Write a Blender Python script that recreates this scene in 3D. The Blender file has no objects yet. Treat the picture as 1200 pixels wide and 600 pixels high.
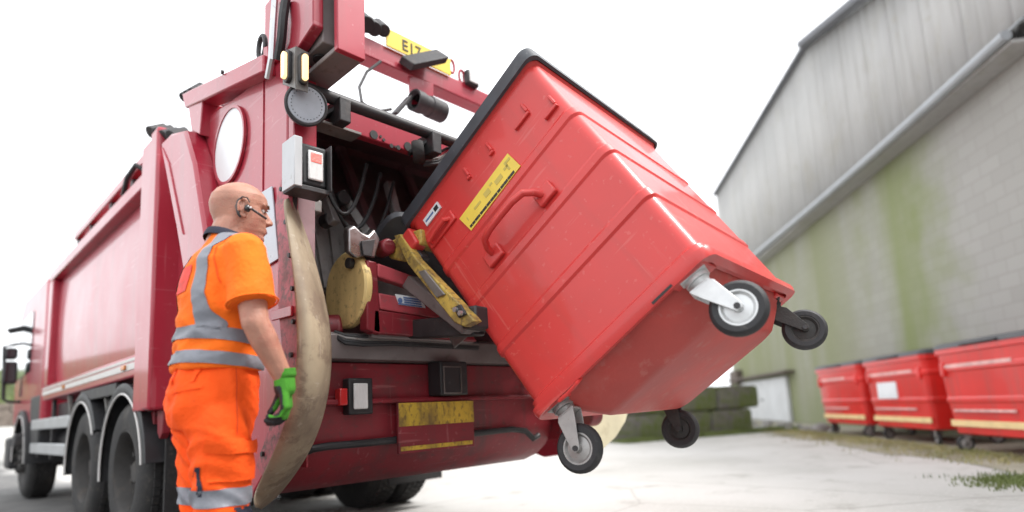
import bpy, bmesh, math, random
from mathutils import Vector, Matrix, Quaternion, noise
random.seed(7)
R = math.radians
S = bpy.context.scene
COL = S.collection
# ------------------------------------------------------------------ camera
# world axes: x = truck left side (0) to right side (2.5), y = towards the cab, z up
CAMM = Matrix(((0.69892501, -0.06632135, -0.71211327),
               (-0.71345737, -0.13401962, -0.68776255),
               (-0.0498238, 0.98875691, -0.14098712)))
CAMP = Vector((-1.15, 0.0, 0.84))
FPX, PX, PY = 697.925, 600.0, 380.0
cd = bpy.data.cameras.new('camera')
cam = bpy.data.objects.new('camera', cd)
COL.objects.link(cam)
cam.matrix_world = Matrix.Translation(CAMP) @ CAMM.to_4x4()
cd.sensor_width = 36.0
cd.lens = 36.0 * FPX / 1200.0
cd.shift_y = (PY - 300.0) / 1200.0
cd.clip_start, cd.clip_end = 0.05, 2000
cd.dof.use_dof = True
cd.dof.focus_distance = 2.75
cd.dof.aperture_fstop = 0.75
S.camera = cam
# ------------------------------------------------------------------ light
W = bpy.data.worlds.new('World'); S.world = W; W.use_nodes = True
nt = W.node_tree
bg = nt.nodes['Background']
sky = nt.nodes.new('ShaderNodeTexSky'); sky.sky_type = 'NISHITA'; sky.sun_disc = False
SUN_EL, SUN_AZ = R(56), math.atan2(0.62, -0.78)      # azimuth from +y (clockwise)
sky.sun_elevation = SUN_EL; sky.sun_rotation = SUN_AZ
sky.air_density = 1.0; sky.dust_density = 4.0; sky.ozone_density = 1.0
hs = nt.nodes.new('ShaderNodeHueSaturation'); hs.inputs['Saturation'].default_value = 0.12
mx = nt.nodes.new('ShaderNodeMix'); mx.data_type = 'RGBA'
mx.inputs[0].default_value = 0.72
mx.inputs[7].default_value = (9.5, 9.7, 10.0, 1)        # even white cloud layer
nt.links.new(sky.outputs[0], hs.inputs['Color']); nt.links.new(hs.outputs[0], mx.inputs[6])
nt.links.new(mx.outputs[2], bg.inputs['Color'])
bg.inputs['Strength'].default_value = 0.10
sd = bpy.data.lights.new('sun', 'SUN'); sun = bpy.data.objects.new('sun', sd); COL.objects.link(sun)
sd.energy = 1.5; sd.angle = R(16); sd.color = (1.0, 0.97, 0.93)
sdir = Vector((math.sin(SUN_AZ) * math.cos(SUN_EL), math.cos(SUN_AZ) * math.cos(SUN_EL), math.sin(SUN_EL)))
sun.rotation_euler = (-sdir).to_track_quat('-Z', 'Y').to_euler()
sun.location = (5, -5, 12)
S.view_settings.view_transform = 'Standard'; S.view_settings.look = 'None'
S.view_settings.exposure = 1.35; S.view_settings.gamma = 1.0
S.render.engine = 'CYCLES'

# ------------------------------------------------------------------ pixel helpers (1200x600 photo pixel -> point on a plane)
def ray(px, py): return CAMM @ Vector((px - PX, -(py - PY), -FPX))
def X(px, py, x): d = ray(px, py); return CAMP + d * ((x - CAMP.x) / d.x)
def Yp(px, py, y): d = ray(px, py); return CAMP + d * ((y - CAMP.y) / d.y)
def Zp(px, py, z=0.0): d = ray(px, py); return CAMP + d * ((z - CAMP.z) / d.z)

# ------------------------------------------------------------------ materials
MATS = {}
def mat(name, col, rough=0.5, metal=0.0, coat=0.0, var=0.12, vs=3.0, bump=0.0, bs=60.0,
        dirt=None, damt=0.5, ds=4.0, dd=6.0, stretch=(1, 1, 1), emit=None, spec=0.5, trans=0.0, rvar=0.1, streak=None, scratch=None, sss=0.0):
    m = bpy.data.materials.new(name); m.use_nodes = True; n = m.node_tree; L = n.links
    b = n.nodes['Principled BSDF']
    tc = n.nodes.new('ShaderNodeTexCoord'); mp = n.nodes.new('ShaderNodeMapping')
    mp.inputs['Scale'].default_value = stretch
    L.new(tc.outputs['Object'], mp.inputs['Vector'])
    n1 = n.nodes.new('ShaderNodeTexNoise'); n1.inputs['Scale'].default_value = vs; n1.inputs['Detail'].default_value = 6
    L.new(mp.outputs[0], n1.inputs['Vector'])
    r1 = n.nodes.new('ShaderNodeMapRange')
    r1.inputs[1].default_value = 0.3; r1.inputs[2].default_value = 0.7
    r1.inputs[3].default_value = 1 - var; r1.inputs[4].default_value = 1 + var
    L.new(n1.outputs[0], r1.inputs[0])
    mm = n.nodes.new('ShaderNodeMix'); mm.data_type = 'RGBA'; mm.blend_type = 'MULTIPLY'
    mm.inputs[0].default_value = 1; mm.inputs[6].default_value = (*col, 1)
    L.new(r1.outputs[0], mm.inputs[7])
    out = mm.outputs[2]
    rgh = n.nodes.new('ShaderNodeMapRange'); rgh.inputs[1].default_value = .3; rgh.inputs[2].default_value = .7
    rgh.inputs[3].default_value = max(.02, rough - rvar * .5); rgh.inputs[4].default_value = min(1, rough + rvar)
    L.new(n1.outputs[0], rgh.inputs[0]); L.new(rgh.outputs[0], b.inputs['Roughness'])
    if dirt:
        for (sc, de, am, edge) in ((ds, 8, damt, .12), (ds * 5.3, 5, damt * .8, .06)):
            n2 = n.nodes.new('ShaderNodeTexNoise'); n2.inputs['Scale'].default_value = sc
            n2.inputs['Detail'].default_value = de; n2.inputs['Roughness'].default_value = .65
            L.new(mp.outputs[0], n2.inputs['Vector'])
            r2 = n.nodes.new('ShaderNodeMapRange')
            c = 0.72 - 0.3 * am
            r2.inputs[1].default_value = c - edge * .5; r2.inputs[2].default_value = c + edge
            r2.inputs[3].default_value = 0; r2.inputs[4].default_value = min(1, .35 + am * .6)
            L.new(n2.outputs[0], r2.inputs[0])
            m2 = n.nodes.new('ShaderNodeMix'); m2.data_type = 'RGBA'
            L.new(r2.outputs[0], m2.inputs[0]); L.new(out, m2.inputs[6]); m2.inputs[7].default_value = (*dirt, 1)
            out = m2.outputs[2]
    for kind, arg in (('streak', streak), ('scratch', scratch)):
        if not arg: continue
        sets = [((9, 9, .7), (0, 0, 0), 1.0, 7, .52, .74)] if kind == 'streak' else [((2.2, 40, 40), (.3, .2, .5), 1.0, 3, .66, .70), ((34, 1.8, 30), (.5, .1, .2), 1.0, 3, .67, .70), ((26, 30, 1.6), (.15, .4, .1), 1.0, 3, .67, .71)]
        for scl, rot, ns_, de, lo, hi in sets:
            mq = n.nodes.new('ShaderNodeMapping'); mq.inputs['Scale'].default_value = scl; mq.inputs['Rotation'].default_value = rot
            L.new(tc.outputs['Object'], mq.inputs['Vector'])
            nq = n.nodes.new('ShaderNodeTexNoise'); nq.inputs['Scale'].default_value = ns_; nq.inputs['Detail'].default_value = de
            L.new(mq.outputs[0], nq.inputs['Vector'])
            rq = n.nodes.new('ShaderNodeMapRange'); rq.inputs[1].default_value = lo; rq.inputs[2].default_value = hi
            rq.inputs[3].default_value = 0; rq.inputs[4].default_value = arg[1]
            L.new(nq.outputs[0], rq.inputs[0])
            xq = n.nodes.new('ShaderNodeMix'); xq.data_type = 'RGBA'; L.new(rq.outputs[0], xq.inputs[0]); L.new(out, xq.inputs[6]); xq.inputs[7].default_value = (*arg[0], 1)
            out = xq.outputs[2]
    if sss:
        b.inputs['Subsurface Weight'].default_value = sss; b.inputs['Subsurface Radius'].default_value = (.012, .005, .003); b.inputs['Subsurface Scale'].default_value = 1.0
    L.new(out, b.inputs['Base Color'])
    b.inputs['Metallic'].default_value = metal
    b.inputs['Coat Weight'].default_value = coat; b.inputs['Coat Roughness'].default_value = .08
    b.inputs['Specular IOR Level'].default_value = spec
    b.inputs['Transmission Weight'].default_value = trans
    if bump:
        n3 = n.nodes.new('ShaderNodeTexNoise'); n3.inputs['Scale'].default_value = bs; n3.inputs['Detail'].default_value = 5
        L.new(mp.outputs[0], n3.inputs['Vector'])
        bp = n.nodes.new('ShaderNodeBump'); bp.inputs['Strength'].default_value = bump; bp.inputs['Distance'].default_value = .01
        L.new(n3.outputs[0], bp.inputs['Height']); L.new(bp.outputs[0], b.inputs['Normal'])
    if emit:
        b.inputs['Emission Color'].default_value = (*emit[0], 1); b.inputs['Emission Strength'].default_value = emit[1]
    MATS[name] = m
    return m

M = MATS
RED = (0.40, 0.022, 0.045)
mat('truck_red', RED, .34, coat=.5, streak=((.20, .05, .05), .38), scratch=((.50, .16, .18), .35), var=.10, vs=1.6, dirt=(.30, .05, .06), damt=.12, ds=2.5, bump=.05, bs=9)
mat('truck_red_dirty', (.22, .015, .024), .48, var=.2, vs=2.2, dirt=(.06, .035, .033), damt=.42, ds=3.2, bump=.15, bs=22, stretch=(1, 1, 1.6), streak=((.05, .035, .035), .65), scratch=((.36, .13, .13), .4))
mat('truck_red_dusty', (.42, .06, .075), .55, var=.2, vs=5, dirt=(.17, .10, .09), damt=.45, ds=7, bump=.15, bs=30)
mat('truck_red_peel', (.50, .09, .12), .5, var=.25, vs=5, dirt=(.085, .05, .042), damt=.74, ds=5, bump=.3, bs=30)
mat('hopper_steel', (.20, .175, .172), .55, metal=.3, var=.35, vs=3, dirt=(.11, .09, .085), damt=.35, ds=2.4, bump=.25, bs=18)
mat('hopper_red', (.34, .21, .225), .6, var=.3, vs=3, dirt=(.24, .20, .21), damt=.5, ds=3, bump=.2, bs=20)
mat('grey_steel', (.22, .21, .20), .5, metal=.55, var=.3, vs=5, dirt=(.12, .09, .07), damt=.4, ds=6, bump=.15, bs=40)
mat('chrome_worn', (.30, .29, .29), .28, metal=.9, var=.3, vs=9, dirt=(.16, .10, .08), damt=.5, ds=10)
mat('worn_alloy', (.30, .285, .28), .5, metal=.3, var=.25, vs=5, dirt=(.15, .13, .12), damt=.4, ds=4)
mat('bright_steel', (.55, .56, .57), .32, metal=.85, var=.15, vs=8, dirt=(.25, .22, .2), damt=.25, ds=8)
mat('dark_steel', (.045, .043, .045), .5, metal=.3, var=.3, vs=6, dirt=(.13, .10, .085), damt=.3, ds=7, bump=.15, bs=40)
mat('black_plastic', (.022, .022, .024), .5, var=.25, vs=8, dirt=(.10, .09, .08), damt=.25, ds=6, bump=.08, bs=80)
mat('rubber', (.023, .022, .022), .75, var=.3, vs=7, dirt=(.075, .065, .055), damt=.45, ds=5, bump=.3, bs=50)
mat('flap_rubber', (.36, .295, .20), .62, streak=((.14, .10, .07), .6), scratch=((.5, .44, .36), .3), var=.25, vs=3.2, dirt=(.17, .12, .085), damt=.66, ds=1.7, bump=.15, bs=35)
mat('cream_rubber', (.66, .62, .44), .62, var=.15, vs=4, dirt=(.30, .24, .12), damt=.3, ds=5, bump=.12, bs=35)
mat('yellow_paint', (.52, .37, .075), .55, streak=((.12, .08, .05), .6), var=.2, vs=6, dirt=(.085, .06, .045), damt=.66, ds=7, bump=.15, bs=40)
mat('yellow_disc', (.78, .58, .24), .55, var=.14, vs=5, dirt=(.22, .15, .07), damt=.5, ds=6, streak=((.25, .17, .08), .5), bump=.1, bs=60)
mat('yellow_worn', (.52, .34, .035), .6, var=.25, vs=7, dirt=(.09, .05, .03), damt=.68, ds=8, streak=((.10, .06, .035), .7), bump=.2, bs=60, stretch=(1, 1, .5))
mat('amber', (.60, .20, .04), .3, coat=.3)
mat('amber_lens', (.95, .58, .24), .2, coat=.5, emit=((1, .70, .34), .6))
mat('clear_lens', (.70, .70, .69), .18, coat=.6, var=.06, vs=30, bump=.15, bs=90, stretch=(6, 1, 1))
mat('red_lens', (.55, .03, .03), .2, coat=.6)
mat('red_lit', (.72, .16, .15), .25, coat=.4, emit=((1, .15, .1), .25), bump=.3, bs=120)
mat('white_paint', (.78, .79, .80), .38, coat=.2, var=.04)
mat('reflector_grey', (.42, .45, .50), .3, coat=.5, var=.06, vs=20)
mat('alloy', (.46, .47, .48), .42, metal=.5, var=.12, vs=6, dirt=(.2, .17, .14), damt=.25, ds=6)
mat('stripe_silver', (.62, .60, .58), .4, var=.1, vs=9, dirt=(.3, .22, .2), damt=.3, ds=9)
mat('plate_yellow', (.85, .62, .06), .4, var=.05)
mat('ink', (.02, .02, .02), .5)
mat('ink_grey', (.58, .46, .10), .5)
mat('ink_blue', (.10, .17, .35), .5)
mat('glass', (.02, .025, .03), .06, coat=1, var=.02)
mat('mirror', (.75, .77, .8), .04, metal=1, var=.01)
mat('hub_grey', (.05, .047, .045), .65, metal=.3, var=.3, vs=9, dirt=(.10, .08, .062), damt=.4, ds=7, bump=.3, bs=60)
# tipped bin
mat('bin_red', (.61, .042, .038), .40, coat=.25, streak=((.40, .06, .05), .35), scratch=((.66, .20, .17), .28), var=.09, vs=2.0, dirt=(.42, .10, .09), damt=.13, ds=3.0, bump=.06, bs=12)
mat('bin_red_under', (.46, .06, .05), .55, var=.2, vs=3, dirt=(.45, .13, .11), damt=.5, ds=2.2, bump=.15, bs=26)
mat('bin_rim', (.05, .055, .065), .45, var=.2, vs=9, dirt=(.16, .16, .17), damt=.25, ds=6)
mat('label_yellow', (.80, .60, .08), .4, var=.06, vs=12)
mat('label_white', (.74, .76, .78), .4, var=.05)
mat('caster_grey', (.36, .35, .34), .45, metal=.6, var=.2, vs=14, dirt=(.20, .10, .08), damt=.3, ds=12)
mat('caster_white', (.62, .63, .63), .4, metal=.5, var=.15, vs=14)
mat('tyre_black', (.026, .026, .028), .62, var=.25, vs=16, dirt=(.09, .085, .08), damt=.3, ds=10)
# row bins
mat('row_red', (.66, .020, .015), .4, coat=.2, var=.14, vs=1.6, dirt=(.45, .05, .04), damt=.3, ds=2, bump=.05, bs=14, streak=((.42, .05, .04), .6))
mat('faded_strip', (.70, .40, .37), .5, var=.3, vs=6)
mat('row_lid', (.05, .05, .055), .5, var=.2, vs=5, dirt=(.14, .14, .14), damt=.3, ds=5)
mat('row_band', (.80, .60, .30), .5, var=.12, vs=7, dirt=(.5, .2, .1), damt=.25, ds=7)
# person
mat('skin', (.44, .215, .15), .48, var=.2, vs=14, dirt=(.42, .13, .095), damt=.42, ds=8, bump=.3, bs=190, sss=.12, rvar=.06)
mat('stubble', (.36, .22, .17), .6, var=.1, vs=30)
mat('hivis', (.98, .175, .014), .8, var=.07, vs=7, dirt=(.80, .13, .02), damt=.18, ds=6, bump=.35, bs=70, spec=.25)
mat('hivis_red', (.95, .10, .010), .8, var=.08, vs=6, dirt=(.62, .075, .02), damt=.2, ds=6, bump=.35, bs=70, spec=.25)
mat('tape', (.21, .22, .25), .5, metal=.15, var=.12, vs=14, bump=.25, bs=40)
mat('tape_dark', (.70, .06, .008), .8)
mat('navy', (.012, .014, .03), .8, var=.1)
mat('print_red', (.75, .06, .04), .7, var=.2, vs=40)
mat('glove_green', (.06, .28, .018), .8, var=.12, vs=30, bump=.3, bs=220)
mat('glove_black', (.016, .016, .017), .6, var=.2, vs=30, bump=.2, bs=150)
mat('boot', (.03, .024, .02), .6, var=.2)
mat('eye_white', (.45, .40, .37), .3); mat('brow', (.22, .13, .08), .8); mat('lip', (.45, .17, .14), .5)
mat('headset_black', (.012, .012, .013), .25, coat=.3)
# ground and background
mat('asphalt_dark', (.12, .115, .105), .9, var=.2)
mat('barn_roof', (.40, .395, .385), .75, var=.12, vs=.5, streak=((.28, .27, .25), .5), dirt=(.34, .32, .27), damt=.4, ds=.8, bump=.1, bs=12)
mat('gutter_grey', (.36, .38, .40), .5, var=.1)
mat('verge_slate', (.16, .165, .18), .7, var=.15)
mat('timber_dark', (.12, .095, .08), .8, var=.3, vs=4, dirt=(.04, .035, .03), damt=.4, ds=4)
mat('door_white', (.52, .53, .54), .6, var=.10, vs=1.5, dirt=(.36, .36, .33), damt=.3, ds=2)
mat('mossy_concrete', (.17, .165, .15), .9, var=.3, vs=3, dirt=(.10, .14, .025), damt=.75, ds=1.6, bump=.5, bs=14)
mat('rubble', (.24, .23, .22), .9, var=.3, vs=4, dirt=(.07, .065, .06), damt=.45, ds=5, bump=.4, bs=18)
mat('stone', (.17, .14, .12), .9, var=.4, vs=4, dirt=(.08, .09, .04), damt=.4, ds=3, bump=.5, bs=14)
mat('grass', (.13, .165, .05), .8, var=.35, vs=1.2, dirt=(.20, .20, .07), damt=.3, ds=2)
mat('dry_grass', (.30, .27, .12), .85, var=.3, vs=1.5, dirt=(.14, .19, .05), damt=.5, ds=1.2)
mat('turf', (.085, .115, .045), .9, var=.3, vs=.8, dirt=(.12, .115, .06), damt=.4, ds=.5, bump=.5, bs=9)
mat('foliage', (.06, .085, .03), .8, var=.35, vs=1.5)

def ground_material():
    m = bpy.data.materials.new('concrete_yard'); m.use_nodes = True; n = m.node_tree; L = n.links
    b = n.nodes['Principled BSDF']; tc = n.nodes.new('ShaderNodeTexCoord')
    def ns(sc, de, ro=.6):
        k = n.nodes.new('ShaderNodeTexNoise'); k.inputs['Scale'].default_value = sc; k.inputs['Detail'].default_value = de
        k.inputs['Roughness'].default_value = ro; L.new(tc.outputs['Object'], k.inputs['Vector']); return k.outputs[0]
    def mixc(fac, a, bb):
        k = n.nodes.new('ShaderNodeMix'); k.data_type = 'RGBA'
        if hasattr(fac, 'links'): L.new(fac, k.inputs[0])
        else: k.inputs[0].default_value = fac
        for s, v in ((6, a), (7, bb)):
            if hasattr(v, 'links'): L.new(v, k.inputs[s])
            else: k.inputs[s].default_value = (*v, 1)
        return k.outputs[2]
    def rng(v, a, bb, c=0, d=1):
        k = n.nodes.new('ShaderNodeMapRange'); k.interpolation_type = 'SMOOTHSTEP'
        for i, q in enumerate((a, bb, c, d)): k.inputs[i + 1].default_value = q
        L.new(v, k.inputs[0]); return k.outputs[0]
    c = mixc(rng(ns(.35, 6), .35, .68), (.47, .46, .44), (.38, .37, .345))
    c = mixc(rng(ns(2.2, 8), .55, .72), c, (.33, .32, .295))
    c = mixc(rng(ns(30, 4), .5, .8), c, (.52, .51, .49))
    c = mixc(rng(ns(.9, 9, .7), .58, .70, 0, .55), c, (.26, .245, .215))
    c = mixc(rng(ns(7, 9, .75), .62, .70, 0, .6), c, (.24, .23, .21))
    bk_ = n.nodes.new('ShaderNodeTexBrick'); bk_.offset = 0; bk_.inputs['Scale'].default_value = 1; bk_.inputs['Brick Width'].default_value = 4.6; bk_.inputs['Row Height'].default_value = 4.6; bk_.inputs['Mortar Size'].default_value = .016
    L.new(tc.outputs['Object'], bk_.inputs['Vector'])
    c = mixc(rng(bk_.outputs['Fac'], 0, 1, 0, .35), c, (.2, .19, .17))
    vo = n.nodes.new('ShaderNodeTexVoronoi'); vo.feature = 'DISTANCE_TO_EDGE'; vo.inputs['Scale'].default_value = .28
    wv = n.nodes.new('ShaderNodeMix'); wv.data_type = 'VECTOR'; wv.inputs[0].default_value = .12; nv = n.nodes.new('ShaderNodeTexNoise'); nv.inputs['Scale'].default_value = 1.5; nv.inputs['Detail'].default_value = 6
    L.new(tc.outputs['Object'], nv.inputs['Vector']); L.new(tc.outputs['Object'], wv.inputs[4]); L.new(nv.outputs['Color'], wv.inputs[5]); L.new(wv.outputs[1], vo.inputs['Vector'])
    c = mixc(rng(vo.outputs['Distance'], .0, .005, .35, 0), c, (.2, .19, .17))
    # the lane on the truck's left is darker tarmac
    sx = n.nodes.new('ShaderNodeSeparateXYZ'); L.new(tc.outputs['Object'], sx.inputs[0])
    ad = n.nodes.new('ShaderNodeMath'); ad.operation = 'MULTIPLY_ADD'; L.new(ns(.8, 5), ad.inputs[0]); ad.inputs[1].default_value = 1.6
    L.new(sx.outputs[0], ad.inputs[2])
    c = mixc(rng(ad.outputs[0], 1.2, 1.9, 1, 0), c, mixc(rng(ns(3, 6), .3, .7), (.085, .084, .082), (.135, .132, .127)))
    L.new(c, b.inputs['Base Color']); b.inputs['Roughness'].default_value = .85
    bp = n.nodes.new('ShaderNodeBump'); bp.inputs['Strength'].default_value = .35; bp.inputs['Distance'].default_value = .01
    L.new(ns(45, 6), bp.inputs['Height']); L.new(bp.outputs[0], b.inputs['Normal'])
    return m
M['concrete_yard'] = ground_material()

def barn_wall_material():
    m = bpy.data.materials.new('barn_blockwork'); m.use_nodes = True; n = m.node_tree; L = n.links
    b = n.nodes['Principled BSDF']; tc = n.nodes.new('ShaderNodeTexCoord')
    mp = n.nodes.new('ShaderNodeMapping'); mp.inputs['Rotation'].default_value = (R(-90), 0, 0)
    L.new(tc.outputs['Object'], mp.inputs[0])
    br = n.nodes.new('ShaderNodeTexBrick'); br.inputs['Scale'].default_value = 1
    br.inputs['Brick Width'].default_value = .45; br.inputs['Row Height'].default_value = .225; br.inputs['Mortar Size'].default_value = .012
    br.inputs['Color1'].default_value = (.345, .335, .315, 1); br.inputs['Color2'].default_value = (.315, .305, .285, 1); br.inputs['Mortar'].default_value = (.295, .285, .265, 1)
    L.new(mp.outputs[0], br.inputs['Vector'])
    sep = n.nodes.new('ShaderNodeSeparateXYZ'); L.new(tc.outputs['Object'], sep.inputs[0])
    ns = n.nodes.new('ShaderNodeTexNoise'); ns.inputs['Scale'].default_value = .8; ns.inputs['Detail'].default_value = 6
    m2 = n.nodes.new('ShaderNodeMapping'); m2.inputs['Scale'].default_value = (1.0, 1.0, .14); L.new(tc.outputs['Object'], m2.inputs[0]); L.new(m2.outputs[0], ns.inputs['Vector'])
    def rng(v, a, bb, c=0, d=1):
        k = n.nodes.new('ShaderNodeMapRange'); k.interpolation_type = 'SMOOTHSTEP'
        for i, q in enumerate((a, bb, c, d)): k.inputs[i + 1].default_value = q
        L.new(v, k.inputs[0]); return k.outputs[0]
    def mul(a, bb):
        k = n.nodes.new('ShaderNodeMath'); k.operation = 'MULTIPLY'; L.new(a, k.inputs[0])
        if hasattr(bb, 'links'): L.new(bb, k.inputs[1])
        else: k.inputs[1].default_value = bb
        return k.outputs[0]
    def mixc(fac, a, col):
        k = n.nodes.new('ShaderNodeMix'); k.data_type = 'RGBA'; L.new(fac, k.inputs[0]); L.new(a, k.inputs[6]); k.inputs[7].default_value = (*col, 1); return k.outputs[2]
    # algae: the stretch near the far corner, and one strong streak where a gutter leaks
    algae = mul(rng(sep.outputs[0], 9.0, 15.5, 1, 0), rng(ns.outputs[0], .25, .6, .35, .95))
    c = mixc(algae, br.outputs[0], (.205, .22, .11))
    nb = n.nodes.new('ShaderNodeTexNoise'); nb.inputs['Scale'].default_value = 1.3; nb.inputs['Detail'].default_value = 8; L.new(tc.outputs['Object'], nb.inputs['Vector'])
    wb = n.nodes.new('ShaderNodeMath'); wb.operation = 'MULTIPLY_ADD'; L.new(nb.outputs[0], wb.inputs[0]); wb.inputs[1].default_value = 2.6; L.new(sep.outputs[0], wb.inputs[2])
    w2 = n.nodes.new('ShaderNodeMath'); w2.operation = 'SUBTRACT'; L.new(wb.outputs[0], w2.inputs[0]); w2.inputs[1].default_value = 1.3; wob = w2.outputs[0]
    streak = mul(mul(rng(wob, 12.2, 14.0, 0, 1), rng(wob, 14.4, 16.6, 1, 0)), rng(ns.outputs[0], .25, .7, .1, .85))
    c = mixc(streak, c, (.18, .215, .065))
    c = mixc(mul(rng(sep.outputs[2], 0, 1.2, 1, 0), .5), c, (.20, .22, .12))
    L.new(c, b.inputs['Base Color']); b.inputs['Roughness'].default_value = .9
    bp = n.nodes.new('ShaderNodeBump'); bp.inputs['Strength'].default_value = .25; bp.inputs['Distance'].default_value = .02
    L.new(br.outputs['Fac'], bp.inputs['Height']); bp.invert = True; L.new(bp.outputs[0], b.inputs['Normal'])
    return m
M['barn_blockwork'] = barn_wall_material()

# ------------------------------------------------------------------ mesh helpers
class MB:
    def __init__(s): s.v = []; s.f = []
    def add(s, vs, fs):
        o = len(s.v); s.v += [Vector(p) for p in vs]; s.f += [tuple(i + o for i in f) for f in fs]; return s
    def box(s, lo, hi):
        x0, y0, z0 = lo; x1, y1, z1 = hi
        return s.hexa([(x0, y0, z0), (x1, y0, z0), (x1, y1, z0), (x0, y1, z0), (x0, y0, z1), (x1, y0, z1), (x1, y1, z1), (x0, y1, z1)])
    def hexa(s, p): return s.add(p, [(0, 3, 2, 1), (4, 5, 6, 7), (0, 1, 5, 4), (1, 2, 6, 5), (2, 3, 7, 6), (3, 0, 4, 7)])
    def obox(s, c, ax, ay, az):   # centre and three half-axis vectors
        c, ax, ay, az = map(Vector, (c, ax, ay, az))
        return s.hexa([c - ax - ay - az, c + ax - ay - az, c + ax + ay - az, c - ax + ay - az, c - ax - ay + az, c + ax - ay + az, c + ax + ay + az, c - ax + ay + az])
    def prism(s, poly, vec):
        n = len(poly); vec = Vector(vec); a = [Vector(p) for p in poly]
        return s.add(a + [p + vec for p in a], [tuple(range(n))[::-1], tuple(range(n, 2 * n))] + [(i, (i + 1) % n, n + (i + 1) % n, n + i) for i in range(n)])
    def frame(s, p0, p1):
        d = (Vector(p1) - Vector(p0)).normalized(); u = d.orthogonal().normalized(); return d, u, d.cross(u)
    def cyl(s, p0, p1, r, r1=None, n=18):
        r1 = r if r1 is None else r1
        p0, p1 = Vector(p0), Vector(p1); d, u, w = s.frame(p0, p1); vs = []
        for p, q in ((p0, r), (p1, r1)):
            vs += [p + (u * math.cos(2 * math.pi * i / n) + w * math.sin(2 * math.pi * i / n)) * q for i in range(n)]
        return s.add(vs, [tuple(range(n))[::-1], tuple(range(n, 2 * n))] + [(i, (i + 1) % n, n + (i + 1) % n, n + i) for i in range(n)])
    def bar(s, p0, p1, w, h, up=(0, 0, 1)):
        p0, p1 = Vector(p0), Vector(p1); d = (p1 - p0).normalized(); sd_ = d.cross(Vector(up)).normalized(); u = sd_.cross(d)
        return s.obox((p0 + p1) / 2, (p1 - p0) / 2, sd_ * w / 2, u * h / 2)
    def tube(s, pts, r, n=8, closed=False):
        pts = [Vector(p) for p in pts]; m = len(pts); vs = []; fs = []; u = None
        for i, p in enumerate(pts):
            a = pts[(i - 1) % m] if (closed or i > 0) else p; b = pts[(i + 1) % m] if (closed or i < m - 1) else p
            d = (b - a).normalized()
            u = d.orthogonal().normalized() if u is None else (u - d * u.dot(d)).normalized()
            w = d.cross(u); rr = r[i] if isinstance(r, (list, tuple)) else r
            vs += [p + (u * math.cos(2 * math.pi * k / n) + w * math.sin(2 * math.pi * k / n)) * rr for k in range(n)]
        for i in range(m if closed else m - 1):
            j = (i + 1) % m
            fs += [(i * n + k, i * n + (k + 1) % n, j * n + (k + 1) % n, j * n + k) for k in range(n)]
        if not closed: fs += [tuple(range(n))[::-1], tuple(range((m - 1) * n, m * n))]
        return s.add(vs, fs)
    def lathe(s, c, axis, prof, n=32, u0=None):   # prof: list of (radius, height along the axis)
        c = Vector(c); d = Vector(axis).normalized(); u = d.orthogonal().normalized(); w = d.cross(u); vs = []; fs = []
        for r, h in prof: vs += [c + d * h + (u * math.cos(2 * math.pi * k / n) + w * math.sin(2 * math.pi * k / n)) * max(r, 1e-4) for k in range(n)]
        for i in range(len(prof) - 1): fs += [(i * n + k, i * n + (k + 1) % n, (i + 1) * n + (k + 1) % n, (i + 1) * n + k) for k in range(n)]
        return s.add(vs, fs)
    def rings(s, rs, cap=True):
        n = len(rs[0]); vs = [p for r in rs for p in r]
        fs = [(i * n + k, i * n + (k + 1) % n, (i + 1) * n + (k + 1) % n, (i + 1) * n + k) for i in range(len(rs) - 1) for k in range(n)]
        if cap: fs += [tuple(range(n))[::-1], tuple(range((len(rs) - 1) * n, len(rs) * n))]
        return s.add(vs, fs)
    def grid(s, rows):
        m = len(rows[0]); return s.add([p for r in rows for p in r], [(i * m + k, i * m + k + 1, (i + 1) * m + k + 1, (i + 1) * m + k) for i in range(len(rows) - 1) for k in range(m - 1)])
    def sphere(s, c, r, n=14, m=10, sc=(1, 1, 1), rot=None):
        c = Vector(c); vs = []; rs = []
        for i in range(m + 1):
            t = math.pi * i / m; q = max(math.sin(t), 1e-3)
            ring = []
            for k in range(n):
                p = Vector((math.cos(2 * math.pi * k / n) * q * sc[0], math.sin(2 * math.pi * k / n) * q * sc[1], -math.cos(t) * sc[2])) * r
                ring.append(c + (rot @ p if rot else p))
            rs.append(ring)
        return s.rings(rs)
    def cap(s, p0, p1, r0, r1, n=14):     # tapered capsule for bodies
        s.cyl(p0, p1, r0, r1, n=n); s.sphere(p0, r0, n=n); s.sphere(p1, r1, n=n); return s
    def mesh(s, name):
        me = bpy.data.meshes.new(name); me.from_pydata([tuple(p) for p in s.v], [], s.f); me.update()
        bm = bmesh.new(); bm.from_mesh(me); bmesh.ops.recalc_face_normals(bm, faces=bm.faces); bm.to_mesh(me); bm.free()
        return me
    def build(s, name, m, parent=None, bevel=0.0, ang=35, seg=2, solid=0.0, local=False):
        return place(name, s.mesh(name), m, parent, bevel, ang, seg, solid, local)

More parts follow.
